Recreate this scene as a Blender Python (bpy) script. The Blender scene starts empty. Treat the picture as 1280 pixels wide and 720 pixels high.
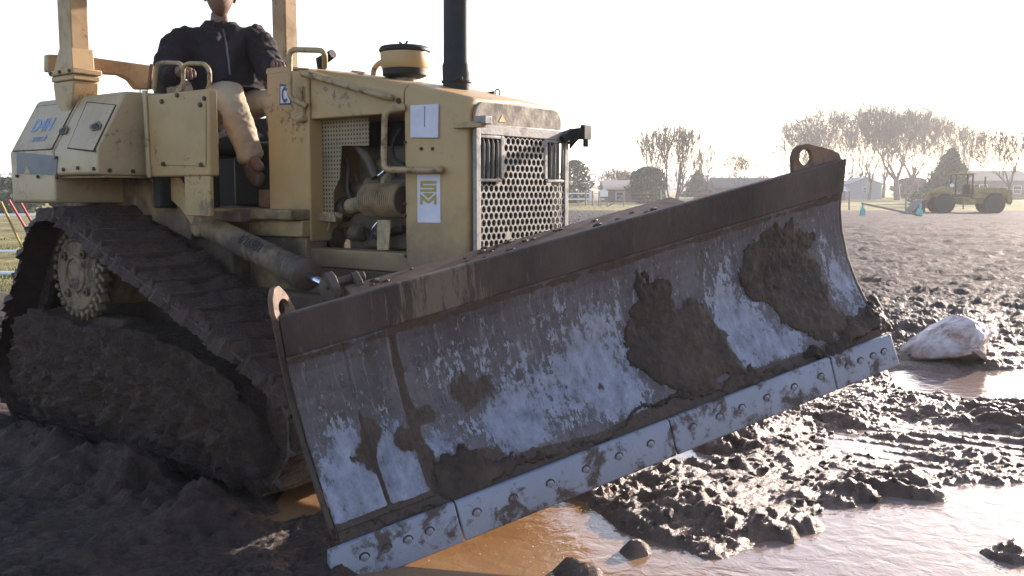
import bpy, bmesh, math, random
import numpy as np
from mathutils import Vector, Matrix, noise as mn
PI = math.pi
random.seed(7)
sc = bpy.context.scene
C = sc.collection
R = math.radians
# ------------------------------------------------------------------ camera numbers
FPX, CAMH = 1195.0, 1.56
PIT = math.atan(120/1195)
CP, SP = math.cos(PIT), math.sin(PIT)
ORG = (0.068, 5.10)                       # point on the ground below the middle of the grille
FW = (.7902, -.6129)                      # the bulldozer's forward direction
RT = (-.6129, -.7902)                     # and its right-hand side
def ray(px, py):
    x = (px-640)/FPX; u = -(py-360)/FPX
    return Vector((x, CP+u*SP, -SP+u*CP))
def on(px, py, a=None, b=None, c=None):   # a point of the photo on a real plane of the machine -> local (x forward, y left, z up)
    d = ray(px, py)
    da = d.x*FW[0]+d.y*FW[1]; db = d.x*RT[0]+d.y*RT[1]
    oa = -(ORG[0]*FW[0]+ORG[1]*FW[1]); ob = -(ORG[0]*RT[0]+ORG[1]*RT[1])
    if a is not None: t = (a-oa)/da
    elif b is not None: t = (b-ob)/db
    else: t = (c-CAMH)/d.z
    return Vector((oa+t*da, -(ob+t*db), CAMH+t*d.z))
def at(px, Y, z=0.0):                     # image column at a distance -> world
    return Vector(((px-640)/FPX*Y*CP, Y, z))
def gpt(px, py, z=0.0):
    d = ray(px, py); t = (z-CAMH)/d.z
    return Vector((d.x*t, d.y*t, z))
# ------------------------------------------------------------------ numpy noise
rng = np.random.RandomState(3)
_T = rng.rand(256, 256)
def vnoise(x, y):
    xi = np.floor(x).astype(int); yi = np.floor(y).astype(int)
    fx = x-xi; fy = y-yi
    fx = fx*fx*(3-2*fx); fy = fy*fy*(3-2*fy)
    a = _T[xi & 255, yi & 255]; b = _T[(xi+1) & 255, yi & 255]
    c = _T[xi & 255, (yi+1) & 255]; d = _T[(xi+1) & 255, (yi+1) & 255]
    return (a*(1-fx)+b*fx)*(1-fy)+(c*(1-fx)+d*fx)*fy
def fbm(x, y, o=5, g=.5):
    s = 0; a = 1; n = 0
    for i in range(o):
        s = s+a*vnoise(x*2**i+17.3*i, y*2**i-9.1*i); n += a; a *= g
    return s/n                             # 0..1
def sm(e0, e1, x):
    t = np.clip((x-e0)/(e1-e0), 0, 1); return t*t*(3-2*t)
# ------------------------------------------------------------------ materials
def new_mat(name):
    m = bpy.data.materials.new(name); m.use_nodes = True
    nt = m.node_tree; bs = nt.nodes['Principled BSDF']
    return m, nt, bs
def nd(nt, t, **kw):
    n = nt.nodes.new(t)
    for k, v in kw.items():
        if k in ('operation', 'blend_type', 'data_type', 'noise_type', 'feature', 'distance', 'attribute_name', 'clamp', 'use_clamp'): setattr(n, k, v)
        else: n.inputs[k].default_value = v
    return n
def lk(nt, a, b): nt.links.new(a, b)
def ramp(nt, src, p0, p1, c0=(0,0,0,1), c1=(1,1,1,1), mid=None):
    r = nt.nodes.new('ShaderNodeValToRGB'); e = r.color_ramp.elements
    e[0].position = p0; e[0].color = c0; e[1].position = p1; e[1].color = c1
    if mid: k = e.new(mid[0]); k.color = mid[1]
    lk(nt, src, r.inputs[0]); return r
def c4(c): return (c[0], c[1], c[2], 1)
def mixc(nt, fac, a, b, mode='MIX'):
    m = nt.nodes.new('ShaderNodeMix'); m.data_type = 'RGBA'; m.blend_type = mode
    for s, v in ((m.inputs[0], fac), (m.inputs[6], a), (m.inputs[7], b)):
        if isinstance(v, (int, float)): s.default_value = v
        elif isinstance(v, tuple): s.default_value = v
        else: lk(nt, v, s)
    return m.outputs[2]
def noise(nt, scale, detail=6, rough=.6, vec=None, dist=0):
    n = nd(nt, 'ShaderNodeTexNoise', Scale=scale, Detail=detail, Roughness=rough, Distortion=dist)
    if vec is not None: lk(nt, vec, n.inputs['Vector'])
    return n.outputs['Fac']
def bump(nt, bs, h, strength=.3, dist=.01, prev=None):
    b = nd(nt, 'ShaderNodeBump', Strength=strength, Distance=dist); lk(nt, h, b.inputs['Height'])
    if prev: lk(nt, prev.outputs[0], b.inputs['Normal'])
    lk(nt, b.outputs[0], bs.inputs['Normal']); return b
def surf(name, base, dirt=None, dscale=3, d0=.5, d1=.68, rough=.5, metal=0, vary=.2, bstr=.15, bscale=60, grime=None, spec=.5, rust=None):
    m, nt, bs = new_mat(name)
    tc = nt.nodes.new('ShaderNodeTexCoord'); v = tc.outputs['Object']
    n1 = noise(nt, 2.3, 8, .65, v)
    dk = tuple(x*(1-vary) for x in base); lt = tuple(min(1, x*(1+vary*.7)) for x in base)
    col = ramp(nt, n1, .3, .7, c4(dk), c4(lt)).outputs[0]
    if grime:                                  # dust that gathers low down and thins out upwards
        sx = nt.nodes.new('ShaderNodeSeparateXYZ'); lk(nt, v, sx.inputs[0])
        mr = nd(nt, 'ShaderNodeMapRange'); lk(nt, sx.outputs['Z'], mr.inputs[0])
        mr.inputs[1].default_value = grime[0]; mr.inputs[2].default_value = grime[1]; mr.inputs[3].default_value = .55; mr.inputs[4].default_value = -.25
        ad = nd(nt, 'ShaderNodeMath', operation='ADD'); ad.use_clamp = True
        lk(nt, mr.outputs[0], ad.inputs[0]); n5 = noise(nt, 6, 8, .7, v); lk(nt, n5, ad.inputs[1])
        gf = ramp(nt, ad.outputs[0], .48, .95).outputs[0]
        col = mixc(nt, gf, col, c4(grime[2]))
    if dirt:
        n2 = noise(nt, dscale, 12, .72, v, .3)
        f = ramp(nt, n2, d0, d1).outputs[0]
        col = mixc(nt, f, col, c4(dirt))
        rr = ramp(nt, f, 0, 1, (rough,)*3+(1,), (.85,)*3+(1,)); lk(nt, rr.outputs[0], bs.inputs['Roughness'])
    else:
        n2 = noise(nt, 9, 5, .6, v)
        rr = ramp(nt, n2, .3, .7, (rough*.8,)*3+(1,), (min(1, rough*1.25),)*3+(1,)); lk(nt, rr.outputs[0], bs.inputs['Roughness'])
    if rust:
        n3 = noise(nt, 26, 8, .7, v); n4 = noise(nt, 3.1, 3, .5, v)
        mm = nd(nt, 'ShaderNodeMath', operation='MULTIPLY'); lk(nt, n3, mm.inputs[0]); lk(nt, n4, mm.inputs[1])
        f = ramp(nt, mm.outputs[0], .335, .37).outputs[0]
        col = mixc(nt, f, col, c4(rust))
    lk(nt, col, bs.inputs['Base Color']); bs.inputs['Metallic'].default_value = metal
    bs.inputs['Specular IOR Level'].default_value = spec
    n6 = noise(nt, bscale, 6, .65, v); bump(nt, bs, n6, bstr, .006)
    return m
def flat(name, col, rough=.6, metal=0, emit=None):
    m, nt, bs = new_mat(name)
    tc = nt.nodes.new('ShaderNodeTexCoord'); n = noise(nt, 7, 6, .6, tc.outputs['Object'])
    r = ramp(nt, n, .3, .7, c4(tuple(x*.86 for x in col)), c4(tuple(min(1, x*1.08) for x in col)))
    lk(nt, r.outputs[0], bs.inputs['Base Color']); bs.inputs['Roughness'].default_value = rough; bs.inputs['Metallic'].default_value = metal
    return m
MUD = (.085, .06, .047); DUST = (.17, .125, .085)
M = {}
M['paint'] = surf('faded_tan_paint', (.385, .24, .10), dirt=(.28, .17, .075), dscale=2.2, d0=.52, d1=.86, rough=.5, vary=.12, bstr=.12, bscale=25, grime=(1.1, 1.75, (.17, .11, .065)), rust=(.17, .10, .055))
M['panel'] = surf('panel_paint', (.41, .285, .16), dirt=(.24, .17, .10), dscale=3, d0=.5, d1=.85, rough=.45, vary=.1, bstr=.1, bscale=25, rust=(.24, .16, .09))
M['frame'] = surf('dirty_frame_paint', (.24, .155, .075), dirt=(.08, .05, .034), dscale=3.2, d0=.40, d1=.58, rough=.6, vary=.25, bstr=.5, bscale=18)
M['fender'] = surf('muddy_fender_paint', (.30, .19, .09), dirt=(.07, .042, .028), dscale=2.2, d0=.44, d1=.60, rough=.6, vary=.2, bstr=.4, bscale=22, grime=(1.25, 1.66, (.085, .05, .034)))
M['guard'] = surf('mud_covered_frame', (.10, .062, .042), dirt=(.05, .03, .021), dscale=4, d0=.4, d1=.6, rough=.7, vary=.3, bstr=.9, bscale=20)
M['rops'] = surf('rops_paint', (.38, .24, .11), dirt=(.25, .145, .075), dscale=4, rough=.5, vary=.12, rust=(.2, .11, .05))
M['rail'] = surf('handrail_paint', (.34, .225, .11), dirt=(.13, .075, .04), dscale=14, d0=.5, d1=.62, rough=.5)
M['grille'] = surf('worn_grille_steel', (.23, .215, .20), dirt=(.15, .13, .112), dscale=14, d0=.5, d1=.66, rough=.55, metal=.15, vary=.1, bstr=.25, bscale=50)
M['cyl'] = surf('muddy_cylinder_paint', (.20, .13, .068), dirt=(.06, .038, .028), dscale=5, d0=.40, d1=.56, rough=.55, vary=.25, bstr=.5, bscale=20)
M['black'] = surf('black_enamel', (.011, .010, .011), dirt=(.04, .034, .03), dscale=7, d0=.5, d1=.8, rough=.5, spec=.25, vary=.3)
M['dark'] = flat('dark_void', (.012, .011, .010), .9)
M['engine'] = surf('engine_grime', (.045, .031, .02), dirt=(.14, .092, .05), dscale=7, d0=.45, d1=.65, rough=.55, bstr=.6, bscale=30)
M['pipe'] = surf('engine_tan', (.36, .25, .14), dirt=(.06, .045, .03), dscale=9, d0=.42, d1=.7, rough=.5)
M['chrome'] = flat('cylinder_rod', (.55, .6, .75), .12, 1)
M['rustiron'] = surf('rusty_iron', (.085, .055, .04), dirt=(.045, .031, .025), dscale=9, d0=.45, d1=.65, rough=.6, metal=.2, vary=.3, bstr=.5, bscale=40)
M['orust'] = surf('orange_rust', (.17, .095, .055), dirt=(.07, .045, .032), dscale=8, d0=.42, d1=.7, rough=.6, metal=.1, vary=.3, bstr=.4, bscale=40)
M['shoe'] = surf('track_steel', (.075, .046, .038), dirt=(.05, .030, .022), dscale=9, d0=.4, d1=.6, rough=.38, metal=.25, vary=.4, bstr=.7, bscale=22)
M['hub'] = surf('sprocket_paint', (.21, .135, .085), dirt=(.06, .038, .028), dscale=7.5, d0=.45, d1=.57, rough=.6, bstr=.5, bscale=30)
M['paper'] = flat('white_paper', (.56, .53, .60), .8)
M['gold'] = flat('gold_print', (.36, .26, .06), .6)
M['ink'] = flat('blue_ink', (.16, .25, .42), .6)
M['navy'] = flat('navy_print', (.03, .04, .10), .5)
M['slate'] = surf('slate_panel', (.10, .11, .13), dirt=(.2, .19, .17), dscale=5, rough=.4)
def mud_mat(name, dark, light, rlo=.25, rhi=.75, sc1=7, bs1=1.0, bd=.03, spec=.3):
    m, nt, bs = new_mat(name); bs.inputs['Specular IOR Level'].default_value = spec
    v = nt.nodes.new('ShaderNodeTexCoord').outputs['Object']
    n1 = noise(nt, sc1, 10, .7, v); n2 = noise(nt, sc1*6, 8, .7, v)
    col = ramp(nt, n1, .32, .72, c4(dark), c4(light)).outputs[0]
    lk(nt, col, bs.inputs['Base Color'])
    rr = ramp(nt, n2, .35, .62, (rlo,)*3+(1,), (rhi,)*3+(1,)); lk(nt, rr.outputs[0], bs.inputs['Roughness'])
    ad = nd(nt, 'ShaderNodeMath', operation='ADD'); lk(nt, n1, ad.inputs[0]); lk(nt, n2, ad.inputs[1])
    bump(nt, bs, ad.outputs[0], bs1, bd)
    return m
M['mud'] = mud_mat('wet_track_mud', (.045, .023, .016), (.13, .070, .050), .2, .8, 9, 1.0, .035, .5)
M['blademud'] = mud_mat('blade_mud', (.016, .009, .006), (.07, .040, .027), .3, .8, 4, .8, .012)
# ------------------------------------------------------------------ mesh helpers
class MB:
    def __init__(s): s.bm = bmesh.new()
    def box(s, x0, x1, y0, y1, z0, z1, M_=None):
        vs = [Vector((x, y, z)) for x in (x0, x1) for y in (y0, y1) for z in (z0, z1)]
        if M_: vs = [M_ @ v for v in vs]
        v = [s.bm.verts.new(p) for p in vs]
        for f in ((0,1,3,2), (4,6,7,5), (0,4,5,1), (2,3,7,6), (0,2,6,4), (1,5,7,3)): s.bm.faces.new([v[i] for i in f])
        return s
    def prism(s, pts, off):                 # pts: 3D polygon, off: extrusion vector
        off = Vector(off)
        a = [s.bm.verts.new(Vector(p)) for p in pts]; b = [s.bm.verts.new(Vector(p)+off) for p in pts]
        n = len(a)
        s.bm.faces.new(a[::-1]); s.bm.faces.new(b)
        for i in range(n): s.bm.faces.new((a[i], a[(i+1) % n], b[(i+1) % n], b[i]))
        return s
    def tube(s, pts, r, seg=12, cap=True):  # r number or list
        pts = [Vector(p) for p in pts]; n = len(pts)
        if not isinstance(r, (list, tuple)): r = [r]*n
        rings = []; up = None
        for i, p in enumerate(pts):
            d = (pts[min(i+1, n-1)]-pts[max(i-1, 0)]).normalized()
            if up is None:
                up = d.orthogonal().normalized()
            else:
                up = (up-d*up.dot(d)).normalized()
            w = d.cross(up)
            rings.append([s.bm.verts.new(p+(up*math.cos(2*PI*k/seg)+w*math.sin(2*PI*k/seg))*r[i]) for k in range(seg)])
        for i in range(n-1):
            for k in range(seg):
                s.bm.faces.new((rings[i][k], rings[i][(k+1) % seg], rings[i+1][(k+1) % seg], rings[i+1][k]))
        if cap: s.bm.faces.new(rings[0][::-1]); s.bm.faces.new(rings[-1])
        return s
    def lathe(s, prof, cen, axis='Z', seg=32, M_=None):   # prof [(r, h)]
        cen = Vector(cen); rings = []
        for r, h in prof:
            ring = []
            for k in range(seg):
                t = 2*PI*k/seg; c, q = r*math.cos(t), r*math.sin(t)
                p = Vector((c, q, h)) if axis == 'Z' else (Vector((c, -h, q)) if axis == 'Y' else Vector((h, c, q)))
                if M_: p = M_ @ p
                ring.append(s.bm.verts.new(cen+p))
            rings.append(ring)
        for i in range(len(rings)-1):
            for k in range(seg):
                s.bm.faces.new((rings[i][k], rings[i][(k+1) % seg], rings[i+1][(k+1) % seg], rings[i+1][k]))
        s.bm.faces.new(rings[0][::-1]); s.bm.faces.new(rings[-1])
        return s
    def ball(s, c, r, sx=1, sy=1, sz=1, sub=2, jit=0, seed=0):
        m = Matrix.Translation(Vector(c)) @ Matrix.Diagonal((r*sx, r*sy, r*sz, 1))
        res = bmesh.ops.create_icosphere(s.bm, subdivisions=sub, radius=1, matrix=m)
        if jit:
            for v in res['verts']:
                d = (v.co-Vector(c)); q = mn.noise(v.co*(1.6/r)+Vector((seed, 0, 0)))
                v.co = Vector(c)+d*(1+jit*q)
        return s
    def build(s, name, mat, parent=None, bevel=0, smooth=35, loc=None, segs=2):
        bmesh.ops.recalc_face_normals(s.bm, faces=s.bm.faces)
        me = bpy.data.meshes.new(name); s.bm.to_mesh(me); s.bm.free()
        return mk(name, me, mat, parent, bevel, smooth, segs)
def mk(name, me, mat, parent=None, bevel=0, smooth=35, segs=2):
    me.materials.append(M[mat] if isinstance(mat, str) else mat)
    if smooth:
        me.shade_smooth(); me.set_sharp_from_angle(angle=R(smooth))
    o = bpy.data.objects.new(name, me); C.objects.link(o)
    if parent: o.parent = parent
    if bevel:
        b = o.modifiers.new('Bevel', 'BEVEL'); b.width = bevel; b.segments = segs; b.limit_method = 'ANGLE'; b.angle_limit = R(40)
        b.harden_normals = False
    return o
def tag(o, label=None, cat=None, group=None, kind=None):
    if label: o['label'] = label
    if cat: o['category'] = cat
    if group: o['group'] = group
    if kind: o['kind'] = kind
    return o
def empty(name, loc=(0, 0, 0), rz=0, label=None, cat=None, group=None):
    o = bpy.data.objects.new(name, None); C.objects.link(o); o.location = loc; o.rotation_euler = (0, 0, rz); o.empty_display_size = .2
    return tag(o, label, cat, group)
def copy_tree(o, parent=None):
    c = o.copy(); C.objects.link(c)
    if parent: c.parent = parent
    for ch in list(o.children): copy_tree(ch, c)
    return c
def np_mesh(name, co, faces):
    me = bpy.data.meshes.new(name)
    me.vertices.add(len(co)); me.vertices.foreach_set('co', co.astype(np.float32).ravel())
    n = len(faces); k = faces.shape[1]
    me.loops.add(n*k); me.loops.foreach_set('vertex_index', faces.astype(np.int32).ravel())
    me.polygons.add(n); me.polygons.foreach_set('loop_start', np.arange(0, n*k, k, dtype=np.int32))
    me.update(calc_edges=True); me.validate()
    return me
def grid_faces(nu, nv):
    i = np.arange(nu-1)[:, None]*nv+np.arange(nv-1)[None, :]
    i = i.ravel(); return np.stack([i, i+nv, i+nv+1, i+1], 1)
def arc(c, r, a0, a1, n, plane='xz', y=0):
    out = []
    for i in range(n+1):
        t = a0+(a1-a0)*i/n
        out.append((c[0]+r*math.cos(t), y, c[1]+r*math.sin(t)))
    return out
def rounded(pts, r, n=4):                   # round the inner corners of a polyline
    pts = [Vector(p) for p in pts]; out = [pts[0]]
    for i in range(1, len(pts)-1):
        p, a, b = pts[i], pts[i-1], pts[i+1]
        da = (a-p); db = (b-p); q = min(r, da.length*.48, db.length*.48)
        s, e = p+da.normalized()*q, p+db.normalized()*q
        for k in range(n+1):
            t = k/n; out.append((s*(1-t)+p*t)*(1-t)+(p*(1-t)+e*t)*t)
    out.append(pts[-1]); return out
# ================================================================== GROUND
def mask_poly(x, y, poly, soft):            # soft inside mask of a world polygon (signed distance)
    d = np.full(x.shape, 1e9); ins = np.zeros(x.shape, bool); n = len(poly)
    for i in range(n):
        x0, y0 = poly[i][:2]; x1, y1 = poly[(i+1) % n][:2]
        ex, ey = x1-x0, y1-y0
        t = np.clip(((x-x0)*ex+(y-y0)*ey)/(ex*ex+ey*ey+1e-12), 0, 1)
        d = np.minimum(d, np.hypot(x-x0-t*ex, y-y0-t*ey))
        c = ((y0 > y) != (y1 > y)) & (x < (x1-x0)*(y-y0)/(y1-y0+1e-12)+x0)
        ins ^= c
    sd = np.where(ins, d, -d)
    return sm(-soft, soft, sd), sd
def G(*px): return [gpt(*p) for p in px]
PUD = [G((330,760),(470,690),(600,640),(700,605),(752,622),(760,655),(800,680),(900,690),(960,664),(1010,640),(1100,618),(1180,606),(1300,600),(1500,640),(1500,900),(330,900)),
       G((790,560),(850,545),(905,560),(880,590),(800,600),(770,590)),
       G((1130,462),(1190,470),(1300,452),(1340,480),(1290,505),(1200,500),(1120,488)),
       G((940,560),(1010,530),(1120,520),(1290,545),(1290,580),(1150,590),(1010,600)),
       G((1080,415),(1130,408),(1150,420),(1110,432))]
LUMP = [(*gpt(860,640)[:2], .19, .15), (*gpt(800,640)[:2], .13, .11), (*gpt(905,588)[:2], .11, .13), (*gpt(940,655)[:2], .13, .09), (*gpt(1000,650)[:2], .12, .07),
        (*gpt(845,600)[:2], .10, .14), (*gpt(780,686)[:2], .065, .045), (*gpt(725,716)[:2], .10, .06), (*gpt(985,668)[:2], .05, .05), (*gpt(1262,695)[:2], .09, .05),
        (*gpt(770,630)[:2], .10, .06), (*gpt(890,560)[:2], .09, .09), (*gpt(1000,555)[:2], .14, .07), (*gpt(1100,500)[:2], .2, .07), (*gpt(1130,432)[:2], .22, .18),
        (*gpt(1075,420)[:2], .25, .2), (*gpt(1010,480)[:2], .2, .08), (*gpt(1060,600)[:2], .13, .05), (*gpt(1215,572)[:2], .2, .06), (*gpt(1270,690)[:2], .05, .07), (*gpt(1290,385)[:2], .6, .16), (*gpt(1190,392)[:2], .5, .1)]
def height(x, y):
    n1 = fbm(x*1.3+3, y*1.3+8, 4); n2 = fbm(x*6+1, y*6+2, 5, .58); n3 = fbm(x*28, y*28, 4, .6)
    near = 1-sm(9, 16, y)
    wx = (fbm(x*2.2+40, y*2.2, 3)-.5)*.5; wy = (fbm(x*2.2, y*2.2+40, 3)-.5)*.5
    h = .035+(n1-.5)*.09*near
    wet = np.zeros(x.shape)
    for i, p in enumerate(PUD):
        m, _ = mask_poly(x+wx, y+wy, p, (.12, .07, .1, .16, .05)[i]); wet = np.maximum(wet, m*(1, 1, 1, .55, .8)[i])
    # rough churned mud
    amp = (.060*near+.06*(1-near))
    rid2 = 1-np.abs(2*fbm(x*23+5, y*23+5, 4, .6)-1)
    vq = .45+1.3*sm(.36, .66, fbm(x*1.5+31, y*1.9+14, 3))
    h = h+(n2-.47)*amp*1.35*vq+(n3-.5)*.028*vq
    # soil clods: ridged noise
    rid = 1-np.abs(2*fbm(x*9+5, y*9+5, 4, .55)-1)
    vm = .45+1.5*sm(.38, .66, fbm(x*1.7+11, y*1.7+4, 3))
    h = h+(rid2-.75)*.026*near*vm+(rid-.72)*.045*sm(.42, .6, n1)*(.4+.6*near)
    # grouser prints of the track in the right-hand mud
    g = sm(1.5, 2.2, x-(y-5)*.2)*sm(.36, .55, fbm(x*1.1+7, y*1.4, 3))*(1-sm(7.0, 8.0, y))*sm(4.2, 4.7, y); h = h-g*(n2-.47)*amp*.7
    ph = (x*.55+y*.83)/.17*2*PI/1.0+3.0*(fbm(x*1.8, y*1.8, 2)-.5)
    sh = np.sin(ph); h = h+g*.034*np.sign(sh)*np.abs(sh)**.6*(.35+1.1*vnoise(x*2.2, y*1.1+5))
    h = h*(1-wet)+wet*(-.055+(n1-.5)*.06+(n2-.5)*.05)
    for lx, ly, r, hh in LUMP:
        d2 = ((x+wx*.35-lx)**2+(y+wy*.5-ly)**2)/(r*r*1.35); e = np.exp(-d2**1.6)
        h = np.maximum(h, h*(1-e)+e*hh*.88*(.05+.95*n2+.45*(rid-.6))) + e*(n3-.5)*.045+e*(rid-.7)*.03
    # ploughed-looking far field, waves and dips
    h = h+sm(7.5, 10, y)*(1-sm(40, 60, y))*((fbm(x*2.6, y*4.2, 5, .62)-.5)*.16+(rid-.7)*.04)
    far = sm(9, 14, y)*(1-sm(66, 76, y))
    h = h+far*(.035*np.sin(y*1.1+3*fbm(x*.2, y*.2, 2)*4)+.06*(fbm(x*.8, y*1.6, 4)-.5))
    # the ground the machine stands on, pressed a little below its tracks
    lf = (x-ORG[0])*FW[0]+(y-ORG[1])*FW[1]; lr = (x-ORG[0])*RT[0]+(y-ORG[1])*RT[1]
    u = sm(-4.2, -3.8, lf)*(1-sm(-.55, -.3, lf))*sm(-1.5, -1.3, lr)*(1-sm(1.25, 1.45, lr))
    h = h*(1-u)+u*(-.03+.05*(n2-.5))
    berm = np.exp(-((lr-1.48)/.24)**2)*sm(-4.8, -3.8, lf)*(1-sm(-.75, -.35, lf))
    h = h+berm*(.13+.16*(n1-.5)+.24*(n2-.5)+.10*(rid-.7)+.05*(n3-.5))
    # keep clear of the camera
    h = h+np.where(y > 90, (y-90)*.004, 0)+np.where(y > 300, (y-300)*.004, 0)
    return h
def coords(lo, d0, d1, hi, step, g=1.09):
    out = list(np.arange(d0, d1, step)); s = step; v = d1
    while v < hi: out.append(v); s *= g; v += s
    out.append(hi); s = step; v = d0-step
    pre = []
    while v > lo: pre.append(v); s *= g; v -= s
    pre.append(lo)
    return np.array(pre[::-1]+out)
xs = coords(-1800, -1.0, 4.6, 1800, .0125, 1.02); ys = coords(-60, 3.4, 8.6, 2600, .0135, 1.014)
X, Y = np.meshgrid(xs, ys, indexing='ij')
Z = height(X, Y)
co = np.stack([X.ravel(), Y.ravel(), Z.ravel()], 1)
me = np_mesh('ground', co, grid_faces(len(xs), len(ys)))
m, nt, bs = new_mat('soil'); M['soil'] = m
v = nt.nodes.new('ShaderNodeTexCoord').outputs['Object']
sx = nt.nodes.new('ShaderNodeSeparateXYZ'); lk(nt, v, sx.inputs[0])
def mrange(src, a, b, c=0, d=1):
    n = nd(nt, 'ShaderNodeMapRange'); lk(nt, src, n.inputs[0])
    for i, q in enumerate((a, b, c, d)): n.inputs[i+1].default_value = q
    return n.outputs[0]
def mth(op, a, b, cl=False):
    n = nd(nt, 'ShaderNodeMath', operation=op); n.use_clamp = cl
    for i, q in enumerate((a, b)):
        if isinstance(q, (int, float)): n.inputs[i].default_value = q
        else: lk(nt, q, n.inputs[i])
    return n.outputs[0]
n1 = noise(nt, 5, 10, .7, v); n2 = noise(nt, 45, 8, .7, v); n0 = noise(nt, .35, 4, .6, v); nf = noise(nt, 1.6, 12, .75, v)
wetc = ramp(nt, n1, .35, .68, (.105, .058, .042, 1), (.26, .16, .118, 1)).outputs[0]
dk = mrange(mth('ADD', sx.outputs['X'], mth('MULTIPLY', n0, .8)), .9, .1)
wetc = mixc(nt, dk, wetc, ramp(nt, n1, .35, .68, (.034, .018, .013, 1), (.088, .048, .034, 1)).outputs[0])  # mud darkened towards the left: the machine's shadow put into the colour
dryc = ramp(nt, nf, .36, .66, (.021, .0145, .015, 1), (.066, .047, .045, 1)).outputs[0]
ff = mrange(sx.outputs['Y'], 8, 13)
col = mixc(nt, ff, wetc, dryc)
# grass beyond the field and on the left
gc = ramp(nt, noise(nt, .5, 10, .75, v), .35, .62, (.09, .085, .035, 1), (.27, .24, .11, 1)).outputs[0]
gx = mrange(mth('ADD', sx.outputs['X'], mth('MULTIPLY', n0, 5)), -4.5, -5.5)
gy = mrange(mth('ADD', sx.outputs['Y'], mth('MULTIPLY', n0, 8)), 82, 85)
gl = mth('MULTIPLY', gx, mrange(sx.outputs['Y'], 12, 14))
gm = mth('MAXIMUM', gl, gy)
col = mixc(nt, gm, col, gc)
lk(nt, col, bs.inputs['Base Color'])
rw = ramp(nt, n2, .35, .62, (.2,)*3+(1,), (.62,)*3+(1,)).outputs[0]
rd = ramp(nt, n2, .35, .62, (.5,)*3+(1,), (.95,)*3+(1,)).outputs[0]
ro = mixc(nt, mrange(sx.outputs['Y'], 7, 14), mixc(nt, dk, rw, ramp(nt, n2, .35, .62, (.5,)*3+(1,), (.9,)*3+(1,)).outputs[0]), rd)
lk(nt, mixc(nt, gm, ro, (.95, .95, .95, 1)), bs.inputs['Roughness'])
hh = mth('ADD', mth('MULTIPLY', nf, 3.0), mth('ADD', n1, mth('MULTIPLY', n2, .5)))
bump(nt, bs, hh, 1.0, .05)
lk(nt, mrange(sx.outputs['Y'], 9, 16, .42, .12), bs.inputs['Specular IOR Level'])
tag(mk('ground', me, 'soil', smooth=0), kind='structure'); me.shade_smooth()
# water
m, nt, bs = new_mat('muddy_water'); M['water'] = m
v = nt.nodes.new('ShaderNodeTexCoord').outputs['Object']
n1 = noise(nt, 1.2, 6, .6, v, .8)
col = ramp(nt, n1, .35, .7, (.20, .105, .045, 1), (.27, .16, .085, 1)).outputs[0]
wx_ = nt.nodes.new('ShaderNodeSeparateXYZ'); lk(nt, v, wx_.inputs[0])
wq = nd(nt, 'ShaderNodeMapRange'); lk(nt, wx_.outputs['X'], wq.inputs[0]); wq.inputs[1].default_value = .35; wq.inputs[2].default_value = 1.1
col = mixc(nt, wq.outputs[0], col, (.21, .155, .135, 1))  # paler, pinker to the right: sky reflection mixed into the water's colour
lk(nt, col, bs.inputs['Base Color']); bs.inputs['Roughness'].default_value = .045; bs.inputs['IOR'].default_value = 1.42
n2 = noise(nt, 9, 3, .5, v, .5); n3 = noise(nt, 60, 2, .5, v)
a2 = nd(nt, 'ShaderNodeMath', operation='MULTIPLY_ADD'); lk(nt, n3, a2.inputs[0]); a2.inputs[1].default_value = .12; lk(nt, n2, a2.inputs[2])
bump(nt, bs, a2.outputs[0], .55, .012)
b = MB(); vs = [b.bm.verts.new(p) for p in ((-1.2, 2.0, -.012), (7.5, 2.0, -.012), (7.5, 10.4, -.012), (-1.2, 10.4, -.012))]; b.bm.faces.new(vs)
tag(b.build('water', 'water', smooth=0), kind='structure')
# bubbles on the puddle
M['foam'] = flat('foam', (.6, .5, .4), .25)
b = MB(); rr = random.Random(5)
for i in range(230):
    px, py = (rr.gauss(700, 45), rr.gauss(672, 26)) if i % 3 else (rr.uniform(780, 1250), rr.uniform(640, 715))
    p = gpt(px, py, -.012); b.ball(p, rr.uniform(.0015, .005), 1, 1, .6, sub=1)
tag(b.build('foam', 'foam'), 'scattered pale bubbles floating on the brown puddle', 'foam', kind='stuff')
# loose clods on the mud
M['clod'] = mud_mat('clods', (.05, .033, .025), (.13, .09, .068), .25, .8, 14, 1.0, .02)
b = MB()
def hz(x, y): return float(height(np.array([x]), np.array([y]))[0])
for i in range(520):
    px, py = rr.uniform(600, 1290), 430+ (rr.random()**1.3)*290
    p = gpt(px, py); z = hz(p.x, p.y)
    if z < -.005: continue
    s = rr.uniform(.005, .02)*(1.4 if rr.random() < .12 else 1)
    b.ball((p.x, p.y, z+s*.2), s, rr.uniform(.8, 1.5), rr.uniform(.8, 1.3), rr.uniform(.5, .9), sub=2, jit=.7, seed=i)
tag(b.build('clods', 'clod', smooth=60), 'loose wet clods scattered over the churned mud', 'mud clods', kind='stuff')
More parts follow.
